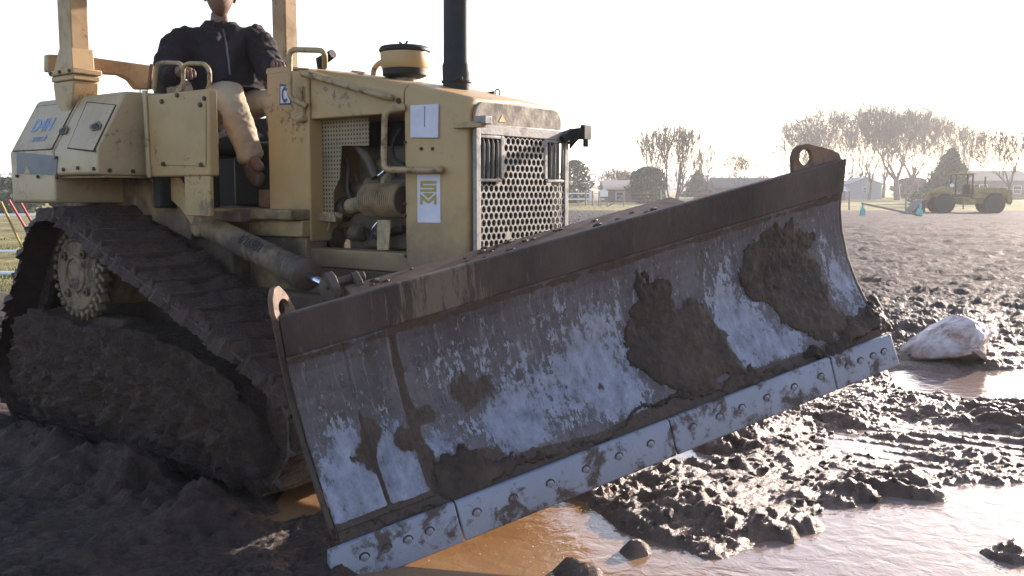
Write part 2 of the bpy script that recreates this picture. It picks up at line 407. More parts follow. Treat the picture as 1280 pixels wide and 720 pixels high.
# ================================================================== BULLDOZER
DZ = empty('bulldozer', (ORG[0], ORG[1], 0), math.atan2(FW[1], FW[0]),
           'tan crawler bulldozer with a muddy angled blade, perforated grille and black exhaust stack', 'bulldozer')
DEFP = [DZ]
def part(mb, name, mat, bevel=0, parent="dozer", smooth=35, segs=2): return mb.build(name, mat, DEFP[0] if parent == "dozer" else parent, bevel, smooth, segs=segs)
def bx(name, mat, a0, a1, b0, b1, z0, z1, bevel=.006, parent="dozer"):   # b is to the machine's right
    return part(MB().box(a0, a1, -b1, -b0, z0, z1), name, mat, bevel, parent)
def bolt(parent, p, axis='Y', r=.014, h=.012, mat='rustiron', name='bolt'):
    s = -1 if axis == 'Y' else 1
    mb = MB()
    if axis == 'Y': mb.lathe([(r, 0), (r, h*.7), (r*.8, h)], p, 'Y', 6)
    else: mb.lathe([(r, 0), (r, h*.7), (r*.8, h)], p, 'X', 6)
    return part(mb, name, mat, 0, parent)
# ---- hood ---------------------------------------------------------
def ztop(a):
    pts = [(-1.62, 2.292), (-1.387, 2.289), (-1.24, 2.262), (-.49, 2.131), (-.063, 2.030), (0, 2.012)]
    for (a0, z0), (a1, z1) in zip(pts, pts[1:]):
        if a <= a1: return z0+(z1-z0)*(a-a0)/(a1-a0)
    return pts[-1][1]
def hood_loft(alist, hw, zb, rad=.085, dz=0):
    mb = MB(); rings = []
    for a in alist:
        zt = ztop(a)+dz; pr = [(-hw, zb)]
        for k in range(7): t = PI-k/6*PI/2; pr.append((-hw+rad+rad*math.cos(t), zt-rad+rad*math.sin(t)))
        pr.append((0, zt+.012))
        for k in range(7): t = PI/2-k/6*PI/2; pr.append((hw-rad+rad*math.cos(t), zt-rad+rad*math.sin(t)))
        pr.append((hw, zb))
        rings.append([mb.bm.verts.new((a, y, z)) for y, z in pr])
    n = len(rings[0])
    for i in range(len(rings)-1):
        for k in range(n): mb.bm.faces.new((rings[i][k], rings[i][(k+1) % n], rings[i+1][(k+1) % n], rings[i+1][k]))
    mb.bm.faces.new(rings[0][::-1]); mb.bm.faces.new(rings[-1]); return mb
hood = part(hood_loft([-1.235, -.9, -.502], .395, 1.975, .07), 'hood', 'paint', .006)
nose = part(hood_loft([-.494, -.3, -.10, -.05], .405, 1.15, .075, .004), 'nose_cowl', 'paint', .02, segs=4)
# weathered front face of the nose
mb = MB(); pr = []
zt = 2.012; hw = .375; rad = .07
pr = [(-.045, -hw, 1.86)]+[(-.045, -hw+rad+rad*math.cos(PI-k/6*PI/2), zt-rad+rad*math.sin(PI-k/6*PI/2)) for k in range(7)]
pr += [(-.045, hw-rad+rad*math.cos(PI/2-k/6*PI/2), zt-rad+rad*math.sin(PI/2-k/6*PI/2)) for k in range(7)]+[(-.045, hw, 1.86)]
M['nose'] = surf('nose_dust', (.25, .20, .14), dirt=(.13, .11, .09), dscale=9, d0=.42, d1=.62, rough=.6, vary=.2, bstr=.3, bscale=50)
part(mb.prism(pr, (.018, 0, 0)), 'nose_face', 'nose', .004)
# mesh grille ---------------------------------------------------------
s = .0402; rh = s*math.sqrt(3)/2; th = .006
mb = MB(); bm = mb.bm
ncol = 19
def hexcell(cy, cz, hole):
    R6 = s/math.sqrt(3)*1.002; rr_ = s*.405
    out = []
    for k in range(12):
        t = PI/2+k*PI/6
        r = R6 if k % 2 == 0 else R6*math.cos(PI/6)
        out.append((cy+r*math.cos(t), cz+r*math.sin(t)))
    if not hole:
        bm.faces.new([bm.verts.new((.0, y, z)) for y, z in out]); return
    vo = [bm.verts.new((0, y, z)) for y, z in out]
    vi = [bm.verts.new((0, cy+rr_*math.cos(PI/2+k*PI/6), cz+rr_*1.04*math.sin(PI/2+k*PI/6))) for k in range(12)]
    vb = [bm.verts.new((-th, q.co.y, q.co.z)) for q in vi]
    for k in range(12):
        j = (k+1) % 12
        bm.faces.new((vo[k], vo[j], vi[j], vi[k])); bm.faces.new((vi[k], vi[j], vb[j], vb[k]))
row = 0; z = 1.02
while z < 1.853:
    odd = row % 2
    for i in range(ncol-odd):
        y = (i-(ncol-1-odd)/2)*s
        if z < 1.60: hexcell(y, z, not (abs(z-1.33) < .018 and 5 <= i < 6))
        else:
            n = 4.6 if z > 1.62 else 6
            if abs(y) <= s*n: hexcell(y, z, abs(y) <= s*(4.2 if z > 1.635 else 5.2) and z < 1.84)
    z += rh; row += 1
grille = part(mb, 'grille', 'grille')
fr = MB()
fr.box(-.02, .004, .368, .405, 1.0, 1.90).box(-.02, .004, -.405, -.368, 1.0, 1.90).box(-.02, .0035, -.368, .368, 1.845, 1.90).box(-.02, .004, -.368, .368, .97, 1.03)
for sgn in (-1, 1):
    y0, y1 = sorted((sgn*.178, sgn*.205)); fr.box(-.02, .003, y0, y1, 1.628, 1.845)
    y0, y1 = sorted((sgn*.205, sgn*.368)); fr.box(-.02, .0025, y0, y1, 1.828, 1.845); fr.box(-.02, .0025, y0, y1, 1.612, 1.628)
part(fr, 'grille_frame', 'grille', .004)
for sgn in (-1, 1):
    for k in range(4):
        y = sgn*(.232+k*.037)
        pts = [(-.012, y, 1.60), (.006, y, 1.64), (.008, y, 1.80), (-.006, y, 1.84)]
        part(MB().prism(pts, (0, .0035, 0)), 'louvre_slat', 'grille', .001)
bx('radiator', 'dark', -.049, -.035, -.368, .368, .98, 1.875, 0)
# warning triangle on nose face
p0 = on(628, 148, a=-.026)
part(MB().prism([(-.0268, p0.y, p0.z+.018), (-.0268, p0.y-.03, p0.z-.018), (-.0268, p0.y+.03, p0.z-.018)], (.0016, 0, 0)), 'warning_sticker', surf('sticker_yellow', (.5, .34, .14), rough=.6))
# lamp brackets
bx('lamp_bracket', 'rail', -.12, .07, .40, .44, 1.875, 1.905, .004)
bx('lamp_bracket', 'grille', .02, .09, .385, .44, 1.89, 1.93, .004)
mb = MB(); mb.prism([(.006, .405, 1.80), (.006, .405, 1.912), (.112, .405, 1.918), (.112, .405, 1.862), (.06, .405, 1.85)], (0, .012, 0)); mb.prism([(.006, .33, 1.83), (.006, .41, 1.86), (.006, .41, 1.915), (.006, .37, 1.90), (.006, .30, 1.86)], (.03, 0, 0))
mb.box(-.02, .075, .395, .43, 1.86, 1.905).tube([(.03, .41, 1.885), (.10, .43, 1.888)], .022, 8)
mb.box(.085, .115, .395, .465, 1.85, 1.93).tube([(.10, .43, 1.86), (.10, .43, 1.81)], .016, 8).tube([(.02, .37, 1.83), (.05, .41, 1.855), (.09, .425, 1.862)], .008, 8)
part(mb, 'lamp_bracket', 'black', .003)
mb = MB().tube([(-.42, .12, 2.1), (-.30, .12, 2.11)], .008).tube(rounded([(-.36, .2, 2.06), (-.36, .2, 2.135), (-.33, .2, 2.135), (-.33, .2, 2.06)], .01), .004)
part(mb, 'hood_latch', 'black')
# door details on the nose side
for px, py in ((544, 141), (527, 186), (541, 186), (507, 178), (507, 209), (507, 255), (507, 269), (507, 320)):
    bolt(nose, on(px, py, b=.405)+Vector((0, 0, 0)), 'Y', .010, .01)
for px, py in ((499, 126),): bolt(hood, on(px, py, b=.395), 'Y', .016, .014)
def sheet(pxs, b, mat, name, off=.002, parent="dozer", label=None):
    pts = [on(px, py, b=b) for px, py in pxs]
    pts = [Vector((p.x, -b-off, p.z)) for p in pts]
    mb = MB().prism(pts, (0, off*.7, 0)); o = part(mb, name, mat, 0, parent)
    if label: o['label'] = label
    return o
sheet([(515,132),(549.5,130),(549,172),(515,172)], .405, 'paper', 'paper_notice', .012, label='blank white sheet taped to the hood side')
sheet([(532.6,133),(533.6,133),(533,159),(532.2,159)], .405, 'slate', 'paper_crease', .0135)
em = sheet([(522,218.5),(550.5,217.5),(551,278.5),(522.5,278)], .405, 'paper', 'emblem_sticker', .003, label='white sticker printed with a gold angular emblem')
def emb(u0, v0, u1, v1): return [(526+u0*20, 226+v0*29), (526+u1*20, 226+v0*29-.1), (526+u1*20, 226+v1*29), (526+u0*20, 226+v1*29)]
for q in ((0, 0, 1, .13), (0, .13, .16, .2), (0, .19, 1, .30), (.84, .29, 1, .38), (0, .37, 1, .48)):
    sheet(emb(*q), .405, 'gold', 'emblem_bar', .0046, em)
def ep(u, v): return (526+u*20, 226+v*29)
sheet([ep(.14, .53), ep(.86, .53), ep(.5, .76)], .405, 'gold', 'emblem_bar', .0046, em)
sheet([ep(0, .55), ep(.5, .87), ep(1, .55), ep(1, 1.03), ep(.86, 1.03), ep(.86, .82), ep(.5, 1.0), ep(.14, .82), ep(.14, 1.03), ep(0, 1.03)], .405, 'gold', 'emblem_bar', .0046, em)
# cowl / firewall column
bx('dash_cowl', 'paint', -1.612, -1.243, -.40, .41, 1.275, 2.262, .012)
part(hood_loft([-1.612, -1.45, -1.243], .41, 2.255, .02), 'dash_cowl_top', 'paint', .008)
st = sheet([(350,105),(364.5,106),(364.5,131),(350,131.5)], .41, 'navy', 'logo_sticker', .003, label='small navy and white logo sticker')
sheet([(351.5,108),(363,108.5),(363,128.5),(351.5,129)], .41, 'paper', 'sticker_face', .0045, st)
ring = []
cc = on(357, 118.5, b=.41)
for k in range(15): t = R(40+280*k/14); ring.append((cc.x-.030*math.cos(t)*-1, -.4158, cc.z+.046*math.sin(t)))
for k in range(14, -1, -1): t = R(40+280*k/14); ring.append((cc.x-.014*math.cos(t)*-1, -.4158, cc.z+.027*math.sin(t)))
part(MB().prism(ring, (0, .0008, 0)), 'sticker_letter', 'navy', 0, st)
# engine bay
bx('side_sill', 'paint', -1.30, -.05, .26, .403, 1.13, 1.235, .008)
bx('side_sill', 'paint', -1.30, -.05, -.403, -.26, 1.13, 1.235, .008)
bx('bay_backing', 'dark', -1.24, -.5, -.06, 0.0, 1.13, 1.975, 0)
bx('engine_block', 'engine', -1.15, -.5, .0, .2, 1.2, 1.62, .02)
eng = bx('engine_head', 'engine', -1.1, -.55, .02, .16, 1.62, 1.82, .02)
def holes_mat():
    m, nt, bs = new_mat('perforated_guard')
    v = nt.nodes.new('ShaderNodeTexCoord').outputs['Object']
    sp = nt.nodes.new('ShaderNodeSeparateXYZ'); lk(nt, v, sp.inputs[0])
    def fr_(o, s_):
        a = nd(nt, 'ShaderNodeMath', operation='MULTIPLY'); lk(nt, o, a.inputs[0]); a.inputs[1].default_value = 1/s_
        b_ = nd(nt, 'ShaderNodeMath', operation='FRACT'); lk(nt, a.outputs[0], b_.inputs[0])
        c_ = nd(nt, 'ShaderNodeMath', operation='SUBTRACT'); lk(nt, b_.outputs[0], c_.inputs[0]); c_.inputs[1].default_value = .5
        d_ = nd(nt, 'ShaderNodeMath', operation='POWER'); lk(nt, c_.outputs[0], d_.inputs[0]); d_.inputs[1].default_value = 2
        return d_.outputs[0]
    ad = nd(nt, 'ShaderNodeMath', operation='ADD'); lk(nt, fr_(sp.outputs['X'], .024), ad.inputs[0]); lk(nt, fr_(sp.outputs['Z'], .024), ad.inputs[1])
    f = ramp(nt, ad.outputs[0], .055, .085).outputs[0]
    n = noise(nt, 8, 6, .6, v); base = ramp(nt, n, .35, .7, (.19, .13, .075, 1), (.30, .215, .12, 1)).outputs[0]
    lk(nt, mixc(nt, f, (.01, .01, .01, 1), base), bs.inputs['Base Color']); bs.inputs['Roughness'].default_value = .6
    return m
M['perf'] = holes_mat()
gp = [(403,147),(461,146),(461,182),(427,182),(425,222),(417,240),(417,268),(391,268),(392,236),(401,215)]
pts = [on(x, y, b=.31) for x, y in gp]
hg = part(MB().prism([(p.x, -.31, p.z) for p in pts], (0, .004, 0)), 'heat_guard', 'perf')
sheet([(388,267),(419,267),(421,277),(388,275)], .33, 'pipe', 'guard_foot', .01)
P = lambda px, py, b: on(px, py, b=b)
part(MB().tube(rounded([P(437,258,.22), P(470,250,.22), P(487,232,.22), P(480,205,.15)], .05), .045, 16), 'exhaust_elbow', 'pipe')
part(MB().tube([P(431,259,.21), P(438,258,.22)], .062, 20), 'elbow_flange', 'engine')
mb = MB(); c0 = P(461, 250, .28); 
for k in range(17):
    x = c0.x+k*.0165; mb.lathe([(.082, x), (.094, x+.003), (.094, x+.007), (.082, x+.010)], (0, c0.y, c0.z), 'X', 24)
part(mb, 'ribbed_filter', 'pipe')
part(MB().lathe([(.055, c0.x-.03), (.078, c0.x-.02), (.078, c0.x+.285), (.05, c0.x+.29)], (0, c0.y, c0.z), 'X', 24), 'filter_core', 'engine')
part(MB().tube(rounded([P(385,300,.2), P(415,275,.25), P(428,270,.28), P(405,268,.3)], .05), .022), 'hose', 'pipe')
part(MB().tube(rounded([P(398,300,.28), P(412,285,.28), P(414,270,.28)], .04), .010), 'hose', 'pipe')
part(MB().tube(rounded([P(474,220,.3), P(484,212,.3), P(481,197,.3), P(478,188,.28)], .03), .013), 'hose', 'chrome')
part(MB().tube(rounded([P(440,300,.24), P(455,285,.26), P(470,300,.26), P(500,290,.24)], .06), .010), 'hose', 'black')
part(MB().tube(rounded([P(463,300,.3), P(466,285,.31), P(472,278,.3)], .02), .007), 'hose', 'chrome')
part(MB().tube(rounded([P(440,150,.2), P(446,180,.24), P(462,200,.26), P(470,222,.26)], .05), .03), 'intake_pipe', 'engine')
part(MB().tube(rounded([P(395,290,.15), P(440,280,.2), P(460,295,.24), P(505,285,.24)], .05), .018), 'hose', 'engine')
part(MB().tube(rounded([P(405,145,.24), P(398,200,.24), P(405,250,.2)], .05), .012), 'hose', 'black')
part(MB().tube(rounded([P(505,205,.3), P(492,198,.3), P(490,180,.28), P(500,160,.25)], .03), .009), 'hose', 'black')
part(MB().tube(rounded([P(425,190,.18), P(436,205,.22), P(433,235,.24), P(440,250,.22)], .04), .016), 'hose', 'engine')
part(MB().lathe([(.03, -.05), (.045, -.04), (.045, .04), (.03, .05)], P(447, 292, .27), 'X', 18), 'fuel_pump', 'engine')
part(MB().lathe([(.05, -.02), (.07, -.015), (.07, .015), (.05, .02)], P(420, 295, .2), 'X', 20), 'pulley', 'engine')
for k in range(6): part(MB().tube([P(445+k*8, 218, .12), P(447+k*8, 232, .16)], .008, 6), 'injector_line', 'pipe')
bx('manifold', 'engine', -1.0, -.56, .16, .23, 1.56, 1.64, .02)
sheet([(473,275),(490,275),(487,312),(473,312)], .3, 'pipe', 'filter_bracket', .01)
bx('engine_valve_cover', 'engine', -1.0, -.52, .12, .24, 1.235, 1.33, .02)
# handrails
def rail(name, pts, r=.014, mat='rail', n=.05): return part(MB().tube(rounded(pts, n, 5), r, 12), name, mat)
rail('handrail', [P(384,133,.43), P(366,124,.47), P(362,119,.48), P(362,62,.48), P(406,63,.46), P(406,84,.40)], .016)
rail('handrail', [P(507,135,.41), P(481,138,.47), P(479.5,212,.48), P(549,213,.45), P(552,211,.406)], .017, n=.045)
rail('handrail', [P(378,92,.40), P(380,92,.44), P(486,122,.44), P(489,122,.40)], .018)
sheet([(374,88),(388,88),(490,118),(480,121)], .41, 'panel', 'rail_shelf', .012)
rail('handrail', [P(467,98,.1), P(467,86,.1), P(475,78,.1), P(482,78,.1)], .016)
part(MB().tube([P(380,128,.42), P(377,150,.42)], .018, 8).tube([P(372,150,.43), P(381,147,.43)], .02, 8).box(-1.32, -1.27, -.43, -.405, 2.02, 2.16), 'catch', 'rail')
sheet([(441,90),(443,88),(458,90),(458,95)], .2, 'panel', 'hood_catch', .02)
# control pod beyond the cowl
mb = MB(); q = P(402, 76, -.1); mb.tube([q-Vector((0, 0, .12)), q, P(416, 67, -.1)], [.02, .04, .03], 8); part(mb, 'throttle_pod', 'black')
# air cleaner + stack
ac = Vector((-.80, -.08, 0)); 
def lz(prof, name, mat, parent="dozer"): return part(MB().lathe(prof, (ac.x, ac.y, 0), 'Z', 40), name, mat, .002, parent)
cen = on(506, 80, b=.08); ac.x = cen.x
zt_ = lambda py: on(506, py, b=.08).z
cup = lz([(.128, zt_(87)), (.135, zt_(84)), (.138, zt_(68)), (.134, zt_(64))], 'air_cleaner', 'paint')
lz([(.134, zt_(67)), (.145, zt_(65)), (.145, zt_(62)), (.135, zt_(59)), (.05, zt_(56)), (.02, zt_(56))], 'cleaner_lid', 'black', cup)
lz([(.09, zt_(98)), (.125, zt_(95)), (.128, zt_(86)), (.12, zt_(85))], 'cleaner_base', 'black', cup)
lz([(.062, zt_(108)), (.062, zt_(97))], 'cleaner_neck', 'grille', cup)
part(MB().tube([(ac.x, ac.y, zt_(57)), (ac.x+.012, ac.y+.012, zt_(51))], .006, 8).tube([(ac.x-.01, ac.y, zt_(57)), (ac.x-.03, ac.y-.012, zt_(52))], .006, 8), 'wing_nut', 'black', 0, cup)
cen = on(571, 100, b=.08); zs = lambda py: on(571, py, b=.08).z
stk = part(MB().lathe([(.073, zs(118)), (.078, zs(95)), (.079, zs(82)), (.072, zs(78)), (.070, zs(0)), (.070, 3.05), (.064, 3.06), (.06, 2.9)], (cen.x, cen.y, 0), 'Z', 36), 'exhaust_stack', 'black')
part(MB().tube([(cen.x+.02, cen.y-.05, zs(103)), (cen.x+.10, cen.y-.08, zs(101))], .012, 8).lathe([(.083, zs(104)), (.083, zs(101))], (cen.x, cen.y, 0), 'Z', 30), 'stack_clamp', 'black', .002, stk)
# ---- chassis --------------------------------------------------------
bx('main_frame', 'frame', -3.7, -.06, -.379, .379, .55, 1.14, .02)
bx('belly_pan', 'fender', -1.30, .02, .30, .40, .95, 1.128, .01)
bx('frame_guard', 'guard', -3.75, -1.85, .38, .52, .35, 1.395, .02)
bx('frame_guard', 'guard', -3.75, -1.85, -.52, -.38, .35, 1.395, .02)
bx('lower_guard', 'guard', -1.85, -.9, .382, .50, .35, .98, .02)
bx('lower_guard', 'guard', -1.85, -.9, -.50, -.382, .35, .98, .02)
bx('deck', 'frame', -2.9, -1.25, -.55, .55, 1.40, 1.46, .01)
bx('step_board', 'frame', -2.1, -1.62, .45, .62, 1.385, 1.445, .008)
bx('step_box', 'paint', -1.74, -1.25, .30, .47, 1.30, 1.396, .008)
bx('side_plate', 'frame', -2.0, -1.25, .28, .44, 1.14, 1.296, .008)
bx('pedal_box', 'orust', -1.86, -1.66, -.05, .30, 1.46, 1.575, .008)
bx('floor_tunnel', 'black', -2.6, -1.66, -.4, -.05, 1.46, 1.9, .03)
seat = bx('seat', 'black', -2.95, -2.45, -.25, .28, 1.80, 1.98, .05)
bx('seat_backrest', 'black', -3.05, -2.93, -.25, .28, 1.9, 2.35, .05, seat)
# right-hand console box
con = bx('console_box', 'paint', -2.30, -1.635, .735, .80, 1.65, 2.140, .012)
bx('console_back', 'black', -2.34, -2.25, .30, .73, 1.46, 2.0, .01)
bx('console_foot', 'paint', -1.90, -1.655, .765, .795, 1.42, 1.652, .006, con)
lip = MB(); e = [on(x, y, b=.80) for x, y in ((196,122),(258,127),(258,208),(198,206))]
pl = [(p.x, -.80, p.z) for p in e]
cover = part(MB().prism([(p[0], -.806, p[2]) for p in pl], (0, .005, 0)), 'cover_plate', 'paint', .003, con)
for px, py in ((203,127),(251,131),(205,205),(252,206)): bolt(cover, on(px, py, b=.806), 'Y', .015, .014)
mb = MB(); e = [on(x, y, b=.8) for x, y in ((180,113),(184,113),(190,222),(187,222))]
part(MB().prism([(p.x, -.815, p.z) for p in e], (0, .014, 0)), 'corner_strip', 'panel', .003, con)
for px, py in ((222,119),(256,123)): bolt(con, on(px, py, b=.8), 'Y', .014, .012)
for qs in ([(193,113),(196,80),(205,78),(225,79),(229,86),(229,105),(221,115)], [(221,118),(229,110),(229,83),(236,79),(256,80),(262,88),(262,108),(255,117)]):
    rail('grab_rail', [on(x, y, b=.74) for x, y in qs], .013, n=.03)
bx('far_console_box', 'dark', -3.7, -1.635, -.80, -.42, 1.40, 2.10, .012)
# slanted tank boxes
def slant(a0, a1, zl, name, out=1.075):
    pr = [(a0, -.30, zl), (a0, -out+.02, zl), (a0, -out, zl+.01), (a0, -out, 1.815), (a0, -.885, 2.150), (a0, -.865, 2.165), (a0, -.30, 2.175)]
    return part(MB().prism(pr, (a1-a0, 0, 0)), name, 'panel', .012, segs=3)
t1 = slant(-3.44, -2.868, 1.49, 'tank_box'); t2 = slant(-2.855, -2.352, 1.66, 'tank_box')
def onslant(px, py, off=.004):     # hit the leaning face through (b 1.075,z1.815)-(b .885,z2.150)
    n = Vector((0, -.335, .19)).normalized(); p0 = Vector((0, -1.075, 1.815))
    d = ray(px, py); da = d.x*FW[0]+d.y*FW[1]; dl = -(d.x*RT[0]+d.y*RT[1])
    oa = -(ORG[0]*FW[0]+ORG[1]*FW[1]); ol = (ORG[0]*RT[0]+ORG[1]*RT[1])
    o = Vector((oa, ol, CAMH)); dd = Vector((da, dl, d.z)); t = (p0-o).dot(n)/dd.dot(n)
    return o+dd*t+n*off, n
def slab(pxs, mat, name, off, parent, th=.003, bevel=0):
    pts = [onslant(x, y, off) for x, y in pxs]; n = pts[0][1]
    return part(MB().prism([p for p, _ in pts], -n*th), name, mat, bevel, parent)
M['gap'] = flat('panel_gap', (.03, .025, .02), .9)
slab([(84,186),(109,127),(146,131),(118,190)], 'gap', 'door_gap', .002, t2, .002)
d2 = slab([(85.5,185),(110,128.5),(144.5,132),(117,188.5)], 'panel', 'tank_door', .006, t2, .004, .002)
def srect(a0, a1, t0, t1_, mat, name, off, parent, th, bevel=0):
    n = Vector((0, -.335, .19)).normalized(); f = lambda a, t: Vector((a, -1.075+.19*t, 1.815+.335*t))+n*off
    return part(MB().prism([f(a0, t0), f(a1, t0), f(a1, t1_), f(a0, t1_)], -n*th), name, mat, bevel, parent)
srect(-3.405, -2.885, .02, .94, 'gap', 'door_gap', .002, t1, .002)
d1 = srect(-3.395, -2.895, .035, .925, 'panel', 'tank_door', .006, t1, .004, .002)
for d_, q in ((d2, [(115,157),(125,152),(129,157),(127,163),(117,165),(113,161)]), (d1, [(77,162),(85,158),(87,161),(84,168),(77,169),(75,166)])):
    slab(q, 'frame', 'door_latch', .012, d_, .004, .001)
    q2 = [(x*.6+.4*sum(a for a, _ in q)/6, y*.6+.4*sum(b for _, b in q)/6) for x, y in q]
    slab(q2, 'black', 'latch_handle', .014, d_, .003)
def text3(body, size, mat, parent, p, xdir, ydir, name):
    cu = bpy.data.curves.new(name, 'FONT'); cu.body = body; cu.size = size; cu.extrude = .0006; cu.offset = size*.022 if size > .1 else 0; cu.align_x = 'CENTER'; cu.align_y = 'CENTER'
    tmp = bpy.data.objects.new('tmp', cu); C.objects.link(tmp)
    dg = bpy.context.evaluated_depsgraph_get(); me = bpy.data.meshes.new_from_object(tmp.evaluated_get(dg))
    bpy.data.objects.remove(tmp); bpy.data.curves.remove(cu)
    x = Vector(xdir).normalized(); y = Vector(ydir); y = (y-x*y.dot(x)).normalized(); z = x.cross(y)
    mt = Matrix((x, y, z)).transposed().to_4x4(); mt.translation = p
    me.transform(mt); me.materials.clear()
    return mk(name, me, mat, parent, smooth=0)
sl = Vector((0, .19, .335)).normalized()
p, n = onslant(55, 158, .0082); text3('D4H', .135, 'ink', d1, p, (1, 0, 0), sl, 'model_lettering')
p, n = onslant(50, 175, .0082); text3('SERIES II', .05, 'ink', d1, p, (1, 0, 0), sl, 'series_lettering')
def lower(pxs, mat, name, off, parent, bb=1.075, bevel=0):
    pts = [on(x, y, b=bb+off) for x, y in pxs]
    return part(MB().prism(pts, (0, .004, 0)), name, mat, bevel, parent)
lower([(21,190),(72,195),(70,219),(21,217)], 'slate', 'dark_panel', .004, t1)
lower([(30,217),(34,208),(38,217)], 'panel', 'warning_triangle', .006, t1)
for px, py in ((22,220),(48,221),(71,197),(72,222)): bolt(t1, on(px, py, b=1.078), 'Y', .012, .012)
for px, py in ((80,212),(98,210),(118,211)): bolt(t2, on(px, py, b=1.075), 'Y', .013, .012)
for px, py in ((137,213),(166,214)): bolt(t2, on(px, py, a=-2.352), 'X', .014, .012)
# fender over the sprocket
fp = [on(x, y, b=.62) for x, y in ((60,256),(86,217),(190,222),(213,232),(245,268),(238,300),(165,262),(70,262))]
part(MB().prism([(p.x, -.62, p.z) for p in fp], (0, .03, 0)), 'fender_wall', 'fender', .004)
cz = [on(x, y, b=.66) for x, y in ((184,222),(218,222),(246,258),(240,282),(226,262))]
part(MB().prism([(p.x, -.66, p.z) for p in cz], (0, .04, 0)), 'fender_gusset', 'paint', .006)
bx('fender_top', 'fender', -3.4, -2.35, .60, 1.04, 1.645, 1.658, .003)
# ROPS
for sgn in (1, -1):
    b0 = .85*sgn
    rp = MB().box(-3.06, -2.90, -b0-.06, -b0+.06, 2.33, 3.3)
    rp.box(-3.13, -2.83, -b0-.10, -b0+.10, 2.30, 2.335).box(-3.12, -2.84, -b0-.09, -b0+.09, 2.262, 2.298)
    w = [(-3.11, 2.26), (-2.85, 2.26), (-2.87, 2.15), (-2.93, 2.03), (-2.98, 2.03), (-3.09, 2.14)]
    rp.prism([(x, -b0-.085, z) for x, z in w], (0, .17, 0))
    # flare of the post foot
    post = part(rp, 'rops_post', 'rops', .008)
    part(MB().prism([(-3.10, -b0-.08, 2.335), (-2.86, -b0-.08, 2.335), (-2.90, -b0-.062, 2.47), (-3.06, -b0-.062, 2.47)], (0, .145, 0)), 'post_gusset', 'rops', .004, post)
    for k in range(3): bolt(post, Vector((-3.10+k*.12, -b0-.10, 2.318)), 'Y', .012, .012)
part(MB().box(-3.2, -1.5, -1.0, 1.0, 3.28, 3.34), 'rops_roof', 'rops', .02)
pb = [on(x, y, a=-3.2) for x, y in ((58,68),(100,70),(196,83),(190,112),(170,112),(160,100),(148,94),(118,92),(100,92),(58,90))]
part(MB().prism([(-3.24, p.y, p.z) for p in pb], (.06, 0, 0)), 'rear_crossbar', 'rops', .01)
mb = MB()
for k in range(5): y = -.12+k*.06; p = on(175+k*9, 110, a=-3.3); mb.tube([(-3.3, p.y, 2.10), (-3.3, p.y, 2.36)], .005, 6)
for k in range(3): p = on(172, 90+k*9, a=-3.3); q = on(214, 90+k*9, a=-3.3); mb.tube([p, q], .005, 6)
part(mb, 'rear_screen', 'black')
part(MB().tube([on(186,110,b=.3), on(190,80,b=.3)], .014), 'lever', 'orust')
# ---- lift / angle cylinder -----------------------------------------
c0, c1 = on(262, 284, b=.60), on(383, 344, b=.82); ax = (c1-c0).normalized()
cyl = part(MB().tube([c0-ax*.05, c0, c0+ax*.02, c1-ax*.1, c1-ax*.1, c1, c1+ax*.01], [.05, .07, .074, .074, .078, .078, .07], 28), 'angle_cylinder', 'cyl')
part(MB().lathe([(.06, -.07), (.07, -.06), (.07, .06), (.06, .07)], c0-ax*.06, 'Y', 20), 'cylinder_eye', 'frame', .003, cyl)
part(MB().tube([c1-ax*.09, c1-ax*.088, c1+ax*.004, c1+ax*.02], [.078, .086, .086, .06], 28), 'cylinder_gland', 'rustiron', 0, cyl)
c2 = c1+ax*.22
part(MB().tube([c1, c2], .022, 16), 'cylinder_rod', 'chrome', 0, cyl)
part(MB().lathe([(.03, -.04), (.055, -.035), (.055, .035), (.03, .04)], c2+ax*.03, 'Y', 20), 'rod_eye', 'rustiron', .002, cyl)
mid = (c0*.45+c1*.55); yd = Vector((0, -1, 0)); 
up_ = (Vector((0, -.75, .6))-ax*Vector((0, -.75, .6)).dot(ax)).normalized()
text3('4/16981', .085, 'black', cyl, mid+up_*.0752, ax, up_.cross(ax), 'cylinder_marking')
# C-frame arms to the blade
for sgn in (1, -1):
    part(MB().tube([(-1.6, -.50*sgn, .62), (-.55, -.52*sgn, .55), (.0, -.42*sgn, .5), (.32, -.1*sgn, .55)], [.08, .09, .09, .1], 10), 'push_arm', 'rustiron', 0)
c3 = on(410, 372, b=.95)
part(MB().tube([(-.55, .5, 1.1), (.45, .6, .95)], .05, 12), 'lift_cylinder', 'frame')
# ---- tracks ---------------------------------------------------------
def hull(circles):
    pts = []
    for cx, cz, r in circles:
        for k in range(180): t = 2*PI*k/180; pts.append((cx+r*math.cos(t), cz+r*math.sin(t)))
    pts = sorted(set(pts))
    def half(ps):
        h = []
        for p in ps:
            while len(h) > 1 and (h[-1][0]-h[-2][0])*(p[1]-h[-2][1])-(h[-1][1]-h[-2][1])*(p[0]-h[-2][0]) <= 0: h.pop()
            h.append(p)
        return h
    return half(pts)[:-1]+half(pts[::-1])[:-1]      # ccw
SPR = (-2.80, 1.045); FID = (-.845, .375); RID = (-3.32, .375)
def resample(poly, n):
    P_ = np.array(poly+[poly[0]]); d = np.r_[0, np.cumsum(np.hypot(*np.diff(P_, axis=0).T))]
    t = np.linspace(0, d[-1], n, endpoint=False)
    return np.stack([np.interp(t, d, P_[:, 0]), np.interp(t, d, P_[:, 1])], 1), d[-1]
path = hull([(SPR[0], SPR[1], .37), (FID[0], FID[1], .29), (RID[0], RID[1], .29)])
N_SH = 40
